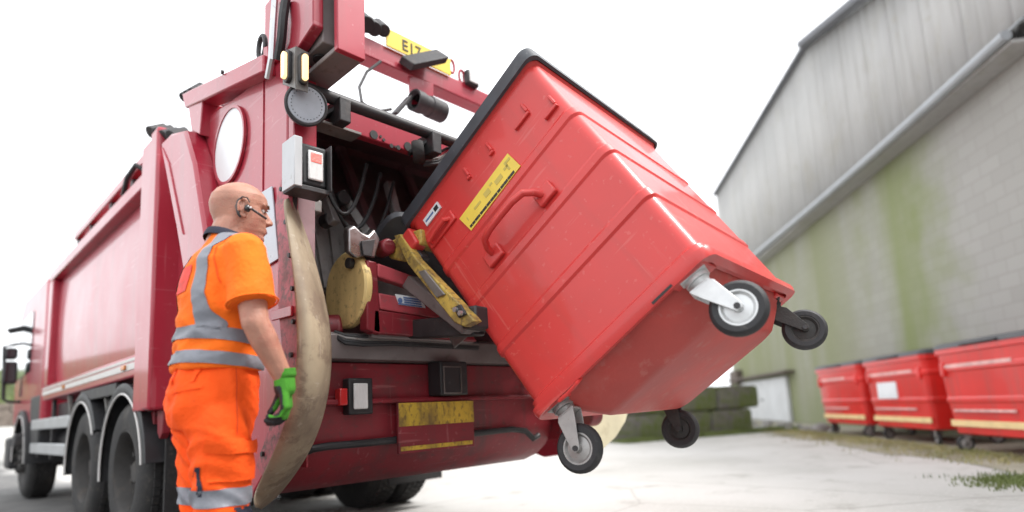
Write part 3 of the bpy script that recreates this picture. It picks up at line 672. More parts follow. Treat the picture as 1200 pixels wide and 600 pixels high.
def build_truck():
    T = empty('refuse_truck', (1.25, 6.2, 0), 'red refuse lorry with open rear hopper lifting a bin', 'truck')
    b = lambda lo, hi, name, m, bev=.008, par=None: MB().box(lo, hi).build(name, m, par or T, bevel=bev)
    def pxp(pts, x, th, name, m, bev=.006, par=None):   # polygon traced on the plane x, given thickness inwards
        return MB().prism([X(p[0], p[1], x) for p in pts], (th, 0, 0)).build(name, m, par or T, bevel=bev)
    # ---- compactor body
    shell = MB().prism([(.09, 4.7, 1.2), (2.41, 4.7, 1.2), (2.41, 4.7, 2.72), (2.1, 4.7, 2.95), (.4, 4.7, 2.95), (.09, 4.7, 2.72)], (0, 3.82, 0)).build('body_shell', 'truck_red', T, bevel=.03)
    # bulged glossy side panel
    for xx, sg in ((.088, -1), (2.412, 1)):
        rows = []
        for j in range(13):
            z = 1.36 + (2.60 - 1.36) * j / 12.0; rows.append([(xx + sg * .022 * math.sin(math.pi * j / 12.0) ** .6, 4.82 + (8.38 - 4.82) * i / 10, z) for i in range(11)])
        MB().grid(rows).build('side_panel', 'truck_red', shell, ang=60)
    for x0, x1 in ((0.0, .10), (2.40, 2.5)):
        b((x0, 4.7, 1.20), (x1, 8.62, 1.36), 'lower_rail', 'truck_red', .015)
        b((x0, 4.7, 2.58), (x1, 8.62, 2.70), 'upper_rail', 'truck_red', .015)
        b((x0 + .003, 8.40, 1.362), (x1 - .003, 8.618, 2.578), 'front_post', 'truck_red', .015)
    b((.05, 4.5, 2.86), (.16, 7.6, 2.94), 'roof_rail', 'truck_red', .01)
    for y in (4.9, 5.4, 6.1, 6.9, 7.5):
        b((.07, y, 2.705), (.13, y + .07, 2.857), 'rail_bracket', 'dark_steel', .006)
    MB().tube([(.10, 5.05, 2.80), (.02, 5.1, 2.86), (.0, 5.25, 2.80), (.02, 5.45, 2.72), (.08, 5.5, 2.72)], .02).build('hose', 'black_plastic', T)
    st = b((-.006, 4.72, 1.255), (-.001, 8.6, 1.30), 'reflective_stripe', 'stripe_silver', 0)
    b((-.006, 4.72, 1.315), (-.001, 8.6, 1.335), 'thin_stripe', 'stripe_silver', 0)
    for y in (X(147, 431, 0).y, X(76, 453, 0).y):
        b((-.022, y - .05, 1.262), (-.007, y + .05, 1.298), 'side_marker', 'amber', .006)
    # ---- tailgate side
    b((-.02, 4.50, .95), (.26, 4.76, 2.86), 'tailgate_post', 'truck_red', .012)
    b((-.035, 4.34, .95), (.22, 4.497, 2.88), 'tailgate_post', 'truck_red', .02)
    pxp([(188, 168), (200, 156), (216, 152), (227, 190), (262, 420), (231, 420), (205, 262)], -.11, .12, 'ram_cover', 'truck_red', .018)
    pxp([(189, 172), (197, 190), (214, 275), (206, 262)], -.118, .02, 'ram_strip', 'truck_red', .004)
    # recessed web between post and rear plate
    MB().prism([(.12, 3.50, .75), (.12, 4.4, .75), (.12, 4.4, 2.86), (.12, 3.50, 2.70)], (.05, 0, 0)).build('side_web', 'truck_red', T)
    # rear side plate (with the round white panel), bent in at its front edge
    poly = [(2.46, 2.52), (2.465, 1.95), (2.44, 1.55), (2.44, 1.25), (2.50, .95), (2.62, .66), (2.82, .50), (3.2, .45), (3.55, .55), (3.55, 2.62), (3.0, 2.55), (2.62, 2.52)]
    sp = MB().prism([(0, y, z) for y, z in poly], (.05, 0, 0)).build('side_plate', 'truck_red', T, bevel=.008)
    MB().prism([(0.004, 3.55, .55), (.16, 3.75, .65), (.16, 3.75, 2.72), (.004, 3.55, 2.62)], (.03, .02, 0)).build('side_plate_return', 'truck_red', sp)
    sp2 = MB().prism([(2.45, y, z) for y, z in poly], (.05, 0, 0)).build('side_plate', 'truck_red', T, bevel=.008)
    c = X(271, 171, 0); rr = abs(X(271, 130, 0).z - X(271, 212, 0).z) / 2
    MB().cyl((-.012, c.y, c.z), (-.001, c.y, c.z), rr, n=48).build('round_panel', 'white_paint', T, bevel=.003)
    MB().lathe((-.004, c.y, c.z), (-1, 0, 0), [(rr - .004, .0), (rr - .004, .014), (rr + .012, .014), (rr + .012, 0)], n=48).build('panel_ring', 'truck_red', T)
    # plate seams, folded edge, rivets
    y0 = X(309, 150, 0).y
    b((-.006, y0 - .004, 1.6), (-.0005, y0 + .004, 2.52), 'seam', 'truck_red', .002)
    pxp([(213, 110), (308, 63), (308, 84), (236, 118), (216, 126)], -.06, .10, 'top_beam', 'truck_red', .008)
    pxp([(220, 122), (237, 117), (234, 158), (224, 152)], -.05, .12, 'beam_strut', 'truck_red', .006)
    for p in ((262, 85), (247, 183), (241, 190), (250, 225), (237, 222)):
        q = X(p[0], p[1], -.06 if p[1] < 100 else .12); MB().cyl(q + Vector((-.012, 0, 0)), q, .012, n=8).build('bolt', 'dark_steel', T)
    for k, p in enumerate(((180, 152), (188, 154), (195, 157), (204, 157))):
        q = X(p[0], p[1], .02); MB().cyl(q + Vector((-.02, 0, -.03)), q + Vector((.08, .02, .05)), .05, .035, n=10).build('pipe_fitting', 'dark_steel', T, bevel=.006)
    for dy in (0, .08, .17):
        q = X(221, 110, .02) + Vector((0, -dy, -.24 * dy - .01)); MB().cyl(q + Vector((-.03, 0, -.03)), q + Vector((.03, .01, .045)), .035, .028, n=10).build('pipe_fitting', 'dark_steel', T, bevel=.006)
    # lifting eye at the top beam
    q = X(307, 56, -.02); MB().tube([q + Vector((0, .04 * math.cos(a), .06 * math.sin(a))) for a in [k * 2 * math.pi / 16 for k in range(16)]], .012, closed=True).build('lifting_eye', 'dark_steel', T)
    pxp([(308, 55), (313, 54), (316, 86), (309, 88)], -.03, .03, 'eye_bracket', 'truck_red', .004)
    # ---- worn edge of the side plate and white board on it
    pxp([(305, 226), (318, 218), (326, 303), (310, 313)], -.012, .008, 'white_board', 'reflector_grey', .002)
    pk = pxp([(331, 205), (337, 215), (340, 260), (350, 330), (354, 400), (349, 450), (335, 500), (308, 560), (300, 545), (322, 480), (331, 420), (325, 350), (326, 290), (322, 240)], -.022, .02, 'worn_edge_strip', 'truck_red_peel', .004)
    for k in range(9):
        u = k / 8.0; p = (331 + 14 * math.sin(u * math.pi) + (-22 * max(0, u - .6) / .4 if u > .6 else 0), 222 + 310 * u)
        q = X(p[0], p[1], -.022); MB().cyl(q + Vector((-.012, 0, 0)), q, .011, n=8).build('bolt', 'dark_steel', pk)
    pxp([(318, 364), (341, 358), (341, 370), (318, 376)], -.035, .012, 'edge_tab', 'truck_red', .003)
    # ---- rubber side flaps (left seen edge-on to the rear, right one beyond)
    Lf = [(332, 236), (338, 280), (345, 330), (349, 380), (349, 430), (341, 478), (326, 520), (308, 556), (297, 580), (301, 593)]
    Rt = [(348, 238), (362, 285), (376, 335), (386, 380), (388, 430), (381, 478), (367, 520), (345, 556), (322, 584), (306, 595)]
    def flap(mirror, m):
        rows = []
        for a_, b_ in zip(Lf, Rt):
            p = X(a_[0], a_[1], -.055); q = X(b_[0], b_[1], .12); mid = (p + q) / 2 + Vector((-.02, -.05, 0))
            row = [p, (p + mid) / 2 + Vector((-.012, -.018, 0)), mid, (q + mid) / 2 + Vector((-.008, -.016, 0)), q]
            rows.append(row)
        return MB().grid(rows).build('side_flap', m, T, ang=80, solid=.014)
    f1 = flap(False, 'flap_rubber'); f1.modifiers.new('sub', 'SUBSURF').levels = 2; f1.modifiers['sub'].render_levels = 2; f1.modifiers.move(1, 0)
    MB().prism([Yp(px_, py_, 2.5) for px_, py_ in ((700, 430), (722, 436), (735, 455), (738, 475), (733, 494), (722, 512), (706, 527), (690, 536), (676, 534), (668, 520), (668, 480), (680, 445))], (0, .016, 0)).build('side_flap', 'cream_rubber', T, bevel=.004)
    q = Yp(684, 487, 2.47); MB().cyl(q, q + Vector((.12, .0, 0)), .075, n=20).build('flap_roller', 'truck_red_dirty', T, bevel=.01)
    q = X(341, 230, 0.02); MB().bar(q + Vector((0, 0, .09)), q + Vector((0, .02, -.08)), .10, .03, (1, 0, 0)).build('flap_clamp', 'dark_steel', T, bevel=.006)
    # ---- rear pillar faces and hood at the top
    for x0, x1 in ((.0, .115), (2.385, 2.5)): b((x0 + .003, 2.405, 1.98), (x1, 2.458, 2.55), 'rear_pillar', 'truck_red', .006)
    for x0, x1, s in ((.052, .14, 0), (2.36, 2.447, 1)): b((x0, 2.47, 1.25), (x1, 3.9, 2.62), 'pillar_inner', 'hopper_red', .006)
    # left arm housing
    MB().prism([(-.02, 2.18, 2.503), (-.02, 2.34, 2.46), (-.02, 2.62, 2.53), (-.02, 2.62, 3.4), (-.02, 2.18, 3.4)], (.05, 0, 0)).build('arm_housing_plate', 'truck_red', T, bevel=.006)
    b((.035, 2.20, 2.46), (.155, 2.62, 3.4), 'arm_housing', 'hopper_steel', .006)
    MB().prism([(.05, 2.10, 2.385), (.185, 2.10, 2.385), (.185, 2.10, 3.4), (.05, 2.10, 3.4)], (0, .03, 0)).build('arm_housing_plate', 'truck_red', T, bevel=.004)
    b((.052, 2.131, 2.387), (.183, 2.44, 2.41), 'arm_housing_floor', 'hopper_steel', .004)
    b((.17, 2.131, 2.412), (.183, 2.44, 3.38), 'arm_housing_side', 'hopper_steel', .002)
    # ram inside housing
    MB().cyl((.09, 2.32, 2.45), (.09, 2.36, 3.3), .035).build('hydraulic_ram', 'dark_steel', T)
    MB().tube([X(335, 0, -.04), X(332, 20, -.05), X(330, 45, -.05), X(326, 70, -.04)], .022).build('hose', 'black_plastic', T)
    MB().tube([X(322, 0, -.04), X(320, 30, -.05), X(318, 70, -.05), X(314, 92, -.04)], .016).build('hose', 'bright_steel', T)
    # ---- lamps on the pillar
    def q3(px, py, y=2.37): return Yp(px, py, y)
    am = MB().prism([X(331, 99, -.05), X(332, 60, -.05), X(347, 54, -.05), X(347, 104, -.05)], (.006, 0, 0)).build('beacon_bracket', 'grey_steel', T, bevel=.002)
    e0 = X(347, 54, -.05); e1 = X(347, 104, -.05)
    p1 = Yp(362, 62, e0.y); p2 = Yp(361, 108, e0.y)
    MB().prism([e0, e1, p2, p1], (0, .006, 0)).build('bracket_face', 'grey_steel', am)
    def oblong(c, u, v, w, hw, hh, m, par, depth, name):
        mb = MB(); pts = []
        for k in range(20):
            a = 2 * math.pi * k / 20; pts.append(c + u * hw * math.cos(a) + v * ((hh - hw) * (1 if math.sin(a) >= 0 else -1) + hw * math.sin(a)))
        return MB().prism(pts, w * depth).build(name, m, par, bevel=.003)
    c1 = (X(336, 80, -.05) + X(343, 78, -.05)) / 2
    o1 = oblong(c1, Vector((0, 1, 0)), Vector((0, 0, 1)), Vector((-1, 0, 0)), .026, .075, 'black_plastic', am, .018, 'beacon_lamp'); oblong(c1 + Vector((-.018, 0, 0)), Vector((0, 1, 0)), Vector((0, 0, 1)), Vector((-1, 0, 0)), .017, .062, 'amber_lens', am, .016, 'beacon_lens')
    c2 = (e0 + e1 + p1 + p2) / 4
    oblong(c2, Vector((1, 0, 0)), Vector((0, 0, 1)), Vector((0, -1, 0)), .021, .072, 'black_plastic', am, .018, 'beacon_lamp'); oblong(c2 + Vector((0, -.018, 0)), Vector((1, 0, 0)), Vector((0, 0, 1)), Vector((0, -1, 0)), .013, .06, 'amber_lens', am, .016, 'beacon_lens')
    # round lamp
    cc = q3(359, 123, 2.33); ax = (CAMP - cc); ax = (ax.normalized() + Vector((.12, -.35, .25))).normalized()
    rl = MB().lathe(cc, ax, [(.0, -.045), (.075, -.045), (.088, -.03), (.094, 0), (.088, .008), (.082, .008), (.08, .002), (0, .006)], n=40).build('round_lamp', 'dark_steel', T)
    MB().lathe(cc + ax * .004, ax, [(.081, 0), (.078, .004), (0.001, .007)], n=40).build('lamp_face', 'reflector_grey', rl)
    b((-.04, 2.34, cc.z - .02), (.0, 2.40, cc.z + .04), 'lamp_bracket', 'grey_steel', .004, rl)
    u_ = ax.orthogonal().normalized(); w_ = ax.cross(u_)
    for k in range(28):
        a = 2 * math.pi * k / 28; MB().sphere(cc + ax * .009 + (u_ * math.cos(a) + w_ * math.sin(a)) * .066, .0025, n=6, m=4).build('rivet', 'ink', rl)
    # tail lamp cluster
    A = q3(352, 168, 2.32); Bq = q3(378, 176, 2.32); zlo = q3(353, 217, 2.32).z
    tl = b((A.x - .005, 2.30, zlo), (Bq.x + .01, 2.40, A.z), 'tail_lamp', 'black_plastic', .012)
    b((A.x - .045, 2.285, zlo - .02), (A.x - .007, 2.402, A.z + .015), 'lamp_guard', 'alloy', .004, tl)
    b((Bq.x + .012, 2.27, zlo - .015), (Bq.x + .018, 2.40, A.z + .005), 'lamp_guard', 'dark_steel', .002, tl)
    b((A.x - .04, 2.29, zlo - .028), (Bq.x + .015, 2.40, zlo - .006), 'lamp_shelf', 'dark_steel', .003, tl)
    xa, xb = A.x + .022, Bq.x - .012; zt, zb = A.z - .03, zlo + .025
    b((xa, 2.288, zb), (xb, 2.30, zt), 'lens', 'clear_lens', .01, tl)
    b((xa + .01, 2.2855, zt - (zt - zb) * .40), (xb - .01, 2.2885, zt - .012), 'stop_light', 'red_lit', .004, tl)
    # ---- bars across the hopper mouth
    MB().cyl((.03, 2.40, 2.337), (2.47, 2.40, 2.337), .030, n=14).build('cross_bar', 'dark_steel', T)
    bm_ = b((.142, 2.53, 2.27), (2.358, 2.58, 2.40), 'hopper_beam', 'truck_red', .006)
    for (px, py, r) in ((438, 158, .024), (446, 160, .007), (449.5, 164, .009), (458.5, 171, .012), (463, 172, .006), (466.5, 173, .013), (478, 172, .026), (404, 158, .008)):
        q = Yp(px, py, 2.529); MB().cyl(q, q + Vector((0, -.004, 0)), r, n=16).build('hole_shade', 'ink', bm_)  # black discs on the beam, painting the shade inside its holes
    # brackets between bar and beam, roller and hoses on the right
    for (px, py) in ((396, 135), (503, 172)):
        q = Yp(px, py, 2.42); MB().obox(q, (.03, 0, 0), (0, .07, 0), (0, 0, .06)).build('bar_bracket', 'dark_steel', T, bevel=.006)
        MB().bar(q + Vector((-.1, .05, -.05)), q + Vector((.03, -.02, .06)), .05, .02).build('bar_link', 'dark_steel', T, bevel=.004)
    b((.15, 2.42, 2.21), (.36, 2.52, 2.225), 'bracket_shelf', 'grey_steel', .003)
    q = Yp(490, 178, 2.42); MB().lathe(q, (.8, -.6, .1), [(.02, -.03), (.055, -.03), (.062, -.015), (.062, .015), (.055, .03), (.02, .03), (.02, -.03)], n=24).build('roller', 'rubber', T)
    for k in range(5):
        MB().tube([Yp(500 - k, 186 + k * 2, 2.46), Yp(512, 180 + k * 3, 2.42), Yp(524, 174 + k * 3, 2.43), Yp(540, 172 + k * 3, 2.5), Yp(560, 176 + k * 3, 2.5)], .009).build('hose', ['black_plastic', 'truck_red', 'grey_steel', 'black_plastic', 'dark_steel'][k], T)
    # ---- number plate arm, high above
    ay = 3.0
    a0 = Yp(408, 52, ay); a1 = Yp(570, 124, ay); a1.z = a0.z
    arm = MB().obox((a0 + a1) / 2 + Vector((.35, 0, 0)), ((a1.x - a0.x) / 2 + .35, 0, 0), (0, .06, 0), (0, 0, .062)).build('plate_arm', 'truck_red', T, bevel=.008)
    for x in (.2, 2.3): b((x - .06, 2.95, 2.55), (x + .06, 3.05, a0.z + .05), 'arm_post', 'truck_red', .01)
    P0, P1 = Yp(452, 54, 2.93), Yp(523, 88, 2.93); pz = P0.z; hgt = .125
    pl = b((P0.x, 2.92, pz), (P0.x + .53, 2.93, pz + hgt), 'number_plate', 'plate_yellow', .003, arm)
    text_on('plate_text', 'E17', .105, (P0.x + .115, 2.918, pz + .024), (1, 0, 0), (0, 0, 1), 'ink', pl)
    q = Yp(497, 70, 2.86); MB().obox(q, Vector((.13, -.02, .07)), Vector((-.02, .04, .04)), Vector((0, -.02, .015))).build('lamp_mount', 'dark_steel', arm, bevel=.006)
    q = Yp(553, 92, 2.92); b((q.x - .055, 2.90, q.z - .06), (q.x + .055, 2.97, q.z + .05), 'work_lamp', 'dark_steel', .012, arm); b((q.x - .042, 2.893, q.z - .045), (q.x + .042, 2.902, q.z + .037), 'work_lamp_lens', 'clear_lens', .006, arm)
    for (px, py) in ((529, 78), (541, 90)):
        q = Yp(px, py, 2.95); MB().tube([q + Vector((.025 * math.cos(a), 0, .05 * math.sin(a))) for a in [k * 2 * math.pi / 14 for k in range(14)]], .010, closed=True).build('cable_loop', 'truck_red', arm)
    for (px, py, r) in ((424, 26, .05), (433, 31, .045), (444, 33, .04)):
        q = Yp(px, py, 2.95); MB().cyl(q + Vector((0, -.06, -.05)), q + Vector((.02, .05, .06)), r, n=14).build('valve', 'dark_steel', arm, bevel=.006)
    h1 = MB().prism([Yp(479, 88, 2.92), Yp(508, 98, 2.92), Yp(508, 122, 2.92), Yp(482, 122, 2.92)], (0, .015, 0)).build('horn_hanger', 'truck_red', arm, bevel=.003)
    q0, q1 = Yp(485, 117, 2.86), Yp(518, 132, 2.88)
    MB().lathe(q0, q1 - q0, [(.045, .02), (.062, -.005), (.07, -.003), (.07, .06), (.064, .065), (.064, .12), (.07, .125), (.07, (q1 - q0).length), (.03, (q1 - q0).length + .005), (0.001, (q1 - q0).length)], n=26).build('reversing_sounder', 'dark_steel', arm)
    MB().bar(Yp(462, 134, 2.85), Yp(480, 114, 2.88), .05, .02).build('sounder_strut', 'dark_steel', arm, bevel=.003)
    MB().tube([Yp(446, 72, 2.93), Yp(430, 84, 2.9), Yp(421, 102, 2.85), Yp(424, 120, 2.75), Yp(440, 131, 2.7), Yp(458, 128, 2.8)], .009).build('cable', 'black_plastic', arm)
    # ---- hopper interior
    hop = MB().prism([(.141, 2.72, 1.22), (.141, 3.1, 1.0), (.141, 3.75, .95), (.141, 4.2, 1.4), (.141, 4.2, 1.44), (.141, 3.72, 1.0), (.141, 3.12, 1.05), (.141, 2.74, 1.26)], (2.218, 0, 0)).build('hopper_floor', 'hopper_steel', T)
    b((.141, 3.9, 1.3), (2.359, 3.96, 2.95), 'hopper_back', 'hopper_red', 0)
    MB().prism([(.3, 3.15, 1.75), (2.2, 3.15, 1.75), (2.2, 3.7, 2.75), (.3, 3.7, 2.75)], (0, .05, -.03)).build('packer_plate', 'hopper_steel', T, bevel=.008)
    for x in (.5, .95, 1.5, 2.0): MB().bar((x, 3.10, 1.74), (x, 3.66, 2.76), .05, .06, (1, 0, 0)).build('packer_rib', 'hopper_red', T, bevel=.006)
    b((.3, 3.06, 1.66), (2.2, 3.16, 1.75), 'packer_edge', 'dark_steel', .01)
    MB().prism([(.141, 2.585, 2.33), (.141, 3.95, 2.93), (.141, 3.95, 2.97), (.141, 2.585, 2.37)], (2.218, 0, 0)).build('hopper_shade_roof', 'hopper_red', T)  # sloping panel added to block sky light and keep the hopper dark
    # ribbed liner on the left inner wall
    for k in range(5):
        y = 2.60 + k * .22
        MB().hexa([(.142, y, 1.28), (.165, y + .02, 1.28), (.165, y + .16, 1.28), (.142, y + .18, 1.28), (.142, y, 1.80), (.165, y + .02, 1.80), (.165, y + .16, 1.80), (.142, y + .18, 1.80)]).build('liner_rib', 'grey_steel', T, bevel=.004)
    b((.142, 2.5, 1.80), (.19, 3.8, 1.86), 'liner_rail', 'grey_steel', .006)
    ip = MB().prism([Yp(352, 236, 2.98), Yp(420, 262, 2.98), Yp(422, 340, 2.98), Yp(356, 345, 2.98)], (0, .03, 0)).build('inner_panel', 'worn_alloy', T, bevel=.01)
    for (a_, c_) in (((366, 262), (378, 338)), ((384, 268), (393, 338)), ((402, 274), (408, 338))):
        MB().prism([Yp(a_[0], a_[1], 2.979), Yp(a_[0] + 9, a_[1] + 3, 2.979), Yp(c_[0] + 9, c_[1], 2.979), Yp(c_[0], c_[1], 2.979)], (0, -.02, 0)).build('panel_rib', 'worn_alloy', ip, bevel=.004)
    for k in range(3):
        pts = []
        for m_ in range(13):
            u = m_ / 12.0; pts.append((.26 + k * .05 + u * (.30 + .08 * k), 2.70 + .06 * k, 2.26 - (.34 + .05 * k) * math.sin(math.pi * u) ** .8 - .05 * u))
        MB().tube(pts, .011).build('hose', 'black_plastic', T)
    for (p0, p1, w_) in (((400, 226), (446, 300), .07), ((455, 215), (470, 275), .05), ((372, 205), (392, 262), .05)):
        MB().bar(Yp(*p0, 2.92), Yp(*p1, 2.80), w_, .05).build('packer_link', 'worn_alloy', T, bevel=.006)
    for (px_, py_) in ((404, 231), (441, 292), (389, 256)):
        q = Yp(px_, py_, 2.82); MB().cyl(q, q + Vector((0, .08, 0)), .04, n=16).build('link_pin', 'dark_steel', T, bevel=.006)
    # ---- lifter
    lf = Vector((.44, 2.70, 1.49))
    MB().lathe(lf, (-1, 0, 0), [(0.001, .022), (.19, .022), (.20, .012), (.20, -.015), (.19, -.025), (0.001, -.025)], n=44).build('lifter_disc', 'yellow_disc', T)
    q = X(413, 309, .418); MB().cyl(q + Vector((-.03, 0, 0)), q, .028, n=14).build('disc_boss', 'hub_grey', T, bevel=.005)
    MB().cyl((.24, 2.78, 1.28), (.40, 2.70, 1.30), .075, .06, n=20).build('lifter_bearing', 'truck_red_dirty', T, bevel=.012)
    fy = 2.52
    def FP(px, py, y=fy): return Yp(px, py, y)
    fr = MB().prism([FP(430, 304), FP(442, 307), FP(447, 392), FP(430, 386)], (0, .07, 0)).build('lifter_frame', 'truck_red_dirty', T, bevel=.008)
    MB().prism([FP(443, 308), FP(498, 328), FP(498, 342), FP(443, 324)], (0, .06, 0)).build('frame_bar', 'truck_red_dusty', fr, bevel=.008)
    MB().prism([FP(444, 343), FP(536, 360), FP(541, 378), FP(446, 362)], (0, .05, 0)).build('frame_bar', 'truck_red_dusty', fr, bevel=.008)
    MB().prism([FP(438, 362), FP(541, 378), FP(560, 400), FP(437, 390)], (0, .07, 0)).build('frame_foot', 'truck_red_dirty', fr, bevel=.008)
    MB().prism([FP(436, 388, 2.56), FP(552, 388, 2.56), FP(556, 402, 2.56), FP(436, 396, 2.56)], (0, .3, 0)).build('frame_base', 'hopper_steel', fr, bevel=.008)
    MB().prism([FP(436, 312, 2.66), FP(540, 350, 2.66), FP(540, 395, 2.66), FP(436, 385, 2.66)], (0, .03, 0)).build('opening_shade_panel', 'hopper_steel', fr)  # panel added behind the bars so the frame's opening looks dark
    sk = MB().prism([FP(463, 344.5, 2.515), FP(494, 349, 2.515), FP(499, 361, 2.515), FP(468, 357, 2.515)], (0, .004, 0)).build('maker_sticker', 'label_white', fr)
    A_, B_ = FP(463, 344.5, 2.511), FP(494, 349, 2.511); uu = (B_ - A_)
    for k in range(4): MB().bar(A_ + uu * (.30 if k < 3 else .05) + Vector((.003 * k, 0, -.012 - .012 * k)), A_ + uu * .95 + Vector((.003 * k, 0, -.012 - .012 * k)), .002, .007).build('print_line', 'ink_blue', sk)
    MB().cyl(A_ + uu * .16 + Vector((.003, 0, -.03)), A_ + uu * .16 + Vector((.003, -.002, -.03)), .014, n=14).build('print_mark', 'ink_blue', sk)
    # steel hook above the frame
    hk = [FP(408, 268), FP(416, 264), FP(424, 272), FP(432, 276), FP(439, 268), FP(446, 280), FP(440, 303), FP(428, 300), FP(418, 303), FP(409, 296)]
    MB().prism(hk, (0, .05, .015)).build('lifter_hook', 'chrome_worn', T, bevel=.010)
    MB().prism([FP(424, 282, 2.505), FP(440, 280, 2.505), FP(436, 301, 2.505), FP(426, 299, 2.505)], (0, .012, 0)).build('hook_pad', 'dark_steel', T, bevel=.004)
    # yellow arm beside the bin
    xb_ = .585
    ya = pxp([(461, 276), (469, 274), (487, 303), (546, 364), (556, 376), (544, 383), (532, 378), (478, 310)], xb_, .05, 'lifter_arm', 'yellow_paint', .006)
    pxp([(489, 318), (497, 316), (521, 345), (511, 349)], xb_ - .012, .011, 'arm_plate', 'grey_steel', .004, ya)
    pxp([(530, 360), (539, 356), (546, 368), (537, 373)], xb_ - .014, .013, 'arm_catch', 'dark_steel', .006, ya)
    for p in ((535, 363), (541, 367)):
        q = X(p[0], p[1], xb_ - .014); MB().cyl(q + Vector((-.015, 0, 0)), q, .012, n=8).build('bolt', 'bright_steel', ya)
    pxp([(453, 285), (464, 278), (474, 292), (470, 306), (455, 303)], xb_ + .03, .10, 'arm_head', 'yellow_paint', .014, ya)
    q = X(452, 291, xb_ - .0); MB().cyl(q + Vector((.0, .05, 0)), q + Vector((-.01, -.05, 0)), .045, .042, n=18).build('rubber_buffer', 'truck_red_dirty', T, bevel=.012)
    pxp([(470, 288), (480, 280), (494, 300), (486, 312)], xb_ + .05, .06, 'arm_latch', 'dark_steel', .01, ya)
    # arm carried down to the frame, second arm on the far side, comb rail under the bin edge
    pxp([(478, 322), (548, 384), (540, 392), (470, 336)], xb_ + .07, .10, 'arm_web', 'hopper_steel', .01)
    MB().bar((.62, 2.36, 1.72), (1.95, 2.50, 1.70), .09, .08).build('comb_rail', 'yellow_paint', T, bevel=.01)
    MB().bar((.62, 1.98, 1.26), (1.95, 2.12, 1.24), .09, .10).build('push_rail', 'dark_steel', T, bevel=.01)
    MB().bar((1.98, 2.5, 1.72), (2.02, 2.08, 1.26), .05, .08).build('lifter_arm', 'yellow_paint', T, bevel=.01)
    for x in (.75, 1.85): MB().bar((x, 2.05, 1.24), (x, 2.72, 1.30), .08, .10).build('lifter_link', 'dark_steel', T, bevel=.01)
    # grey deflector under the frame
    MB().prism([FP(516, 370, 2.42), FP(529, 367, 2.42), FP(551, 392, 2.42), FP(533, 408, 2.42)], (.02, .03, 0)).build('deflector', 'grey_steel', T, bevel=.004)
    # ---- hopper sill and belly
    x0, x1 = .20, 2.02
    def ext(prof, name, m, xa=x0, xb=x1, ang=30, bev=0):
        mb = MB(); mb.grid([[(xx, y, z) for (y, z) in prof] for xx in (xa, xb)])
        return mb
    sill = [(2.74, 1.262), (2.66, 1.262), (2.64, 1.245), (2.66, 1.13), (2.715, 1.12)]
    belly_hi = [(2.715, 1.125), (2.72, .935)]
    ledge = [(2.72, .94), (2.665, .935), (2.665, .905), (2.72, .90)]
    belly = [(2.72, .905), (2.725, .74), (2.75, .66), (2.80, .58), (2.88, .52), (3.0, .475), (3.2, .45), (3.6, .45), (4.0, .50), (4.2, .6), (4.3, .9)]
    def solidext(prof, name, m, xa, xb, bev=.004):
        back = (4.3, 1.1)
        poly = [(xa, y, z) for y, z in prof]
        return MB().prism(poly, (xb - xa, 0, 0)).build(name, m, T, bevel=bev, ang=28)
    bl = solidext(sill[:4] + [(2.76, 1.12)], 'hopper_sill', 'hopper_steel', x0 - .05, x1 + .1)
    be = solidext([(2.76, 1.118), (2.72, 1.118)] + [(2.72, .74), (2.735, .69), (2.76, .64), (2.80, .585), (2.88, .525), (3.0, .48), (3.2, .455), (3.6, .45), (4.0, .50), (4.2, .62), (4.3, .9), (4.3, 1.118)], 'hopper_belly', 'truck_red_dirty', x0, x1, .006)
    solidext([(2.719, .93), (2.672, .93), (2.665, .92), (2.665, .905), (2.719, .90)], 'belly_ledge', 'truck_red_dirty', x0 + .02, x1 - .02, .003)
    for xx in (x0 - .012, x1): b((xx, 2.66, .62), (xx + .012, 3.1, 1.2), 'belly_end_plate', 'truck_red_dirty', .003)
    MB().tube([Yp(352, 533, 2.74), Yp(366, 526, 2.70), Yp(384, 523, 2.69), Yp(430, 519, 2.69), Yp(470, 515, 2.69), Yp(545, 509, 2.69), Yp(600, 503, 2.69), Yp(616, 505, 2.69), Yp(625, 514, 2.69), Yp(631, 510, 2.69)], .019, n=10).build('conduit', 'black_plastic', be)
    for k in range(4):
        o_ = k * 3
        MB().tube([Yp(392, 389 + o_ * .5, 2.66), Yp(405, 393 + o_, 2.62), Yp(425, 395 + o_, 2.60), Yp(460, 396 + o_ * .8, 2.61), Yp(500, 398 + o_ * .8, 2.62), Yp(560, 402 + o_ * .7, 2.64)], .011).build('hose', 'black_plastic' if k != 1 else 'grey_steel', T)
    # rear lamp, sensor box, worn yellow plate
    A = Yp(408, 443, 2.66); B2 = Yp(437, 485, 2.66)
    lp = b((A.x, 2.655, B2.z), (B2.x, 2.718, A.z), 'rear_lamp', 'black_plastic', .008)
    A = Yp(414, 449, 2.65); B2 = Yp(431, 479, 2.65); b((A.x, 2.642, B2.z), (B2.x, 2.654, A.z), 'lens', 'clear_lens', .012, lp)
    A = Yp(398, 455, 2.65); B2 = Yp(408, 475, 2.65); b((A.x, 2.648, B2.z), (B2.x - .002, 2.70, A.z), 'reflector', 'red_lens', .006, lp)
    A = Yp(508, 424, 2.66); B2 = Yp(541, 463, 2.66)
    sb = b((A.x, 2.60, B2.z), (B2.x, 2.718, A.z), 'sensor_box', 'black_plastic', .008)
    A = Yp(519, 429, 2.60); B2 = Yp(541, 461, 2.60)
    for lo, hi in (((A.x, B2.z), (B2.x, B2.z + .006)), ((A.x, A.z - .006), (B2.x, A.z)), ((A.x, B2.z + .006), (A.x + .006, A.z - .006)), ((B2.x - .006, B2.z + .006), (B2.x, A.z - .006))):
        b((lo[0], 2.595, lo[1]), (hi[0], 2.5995, hi[1]), 'box_trim', 'grey_steel', 0, sb)
    A = Yp(467, 472, 2.64); B2 = Yp(557, 520, 2.64)
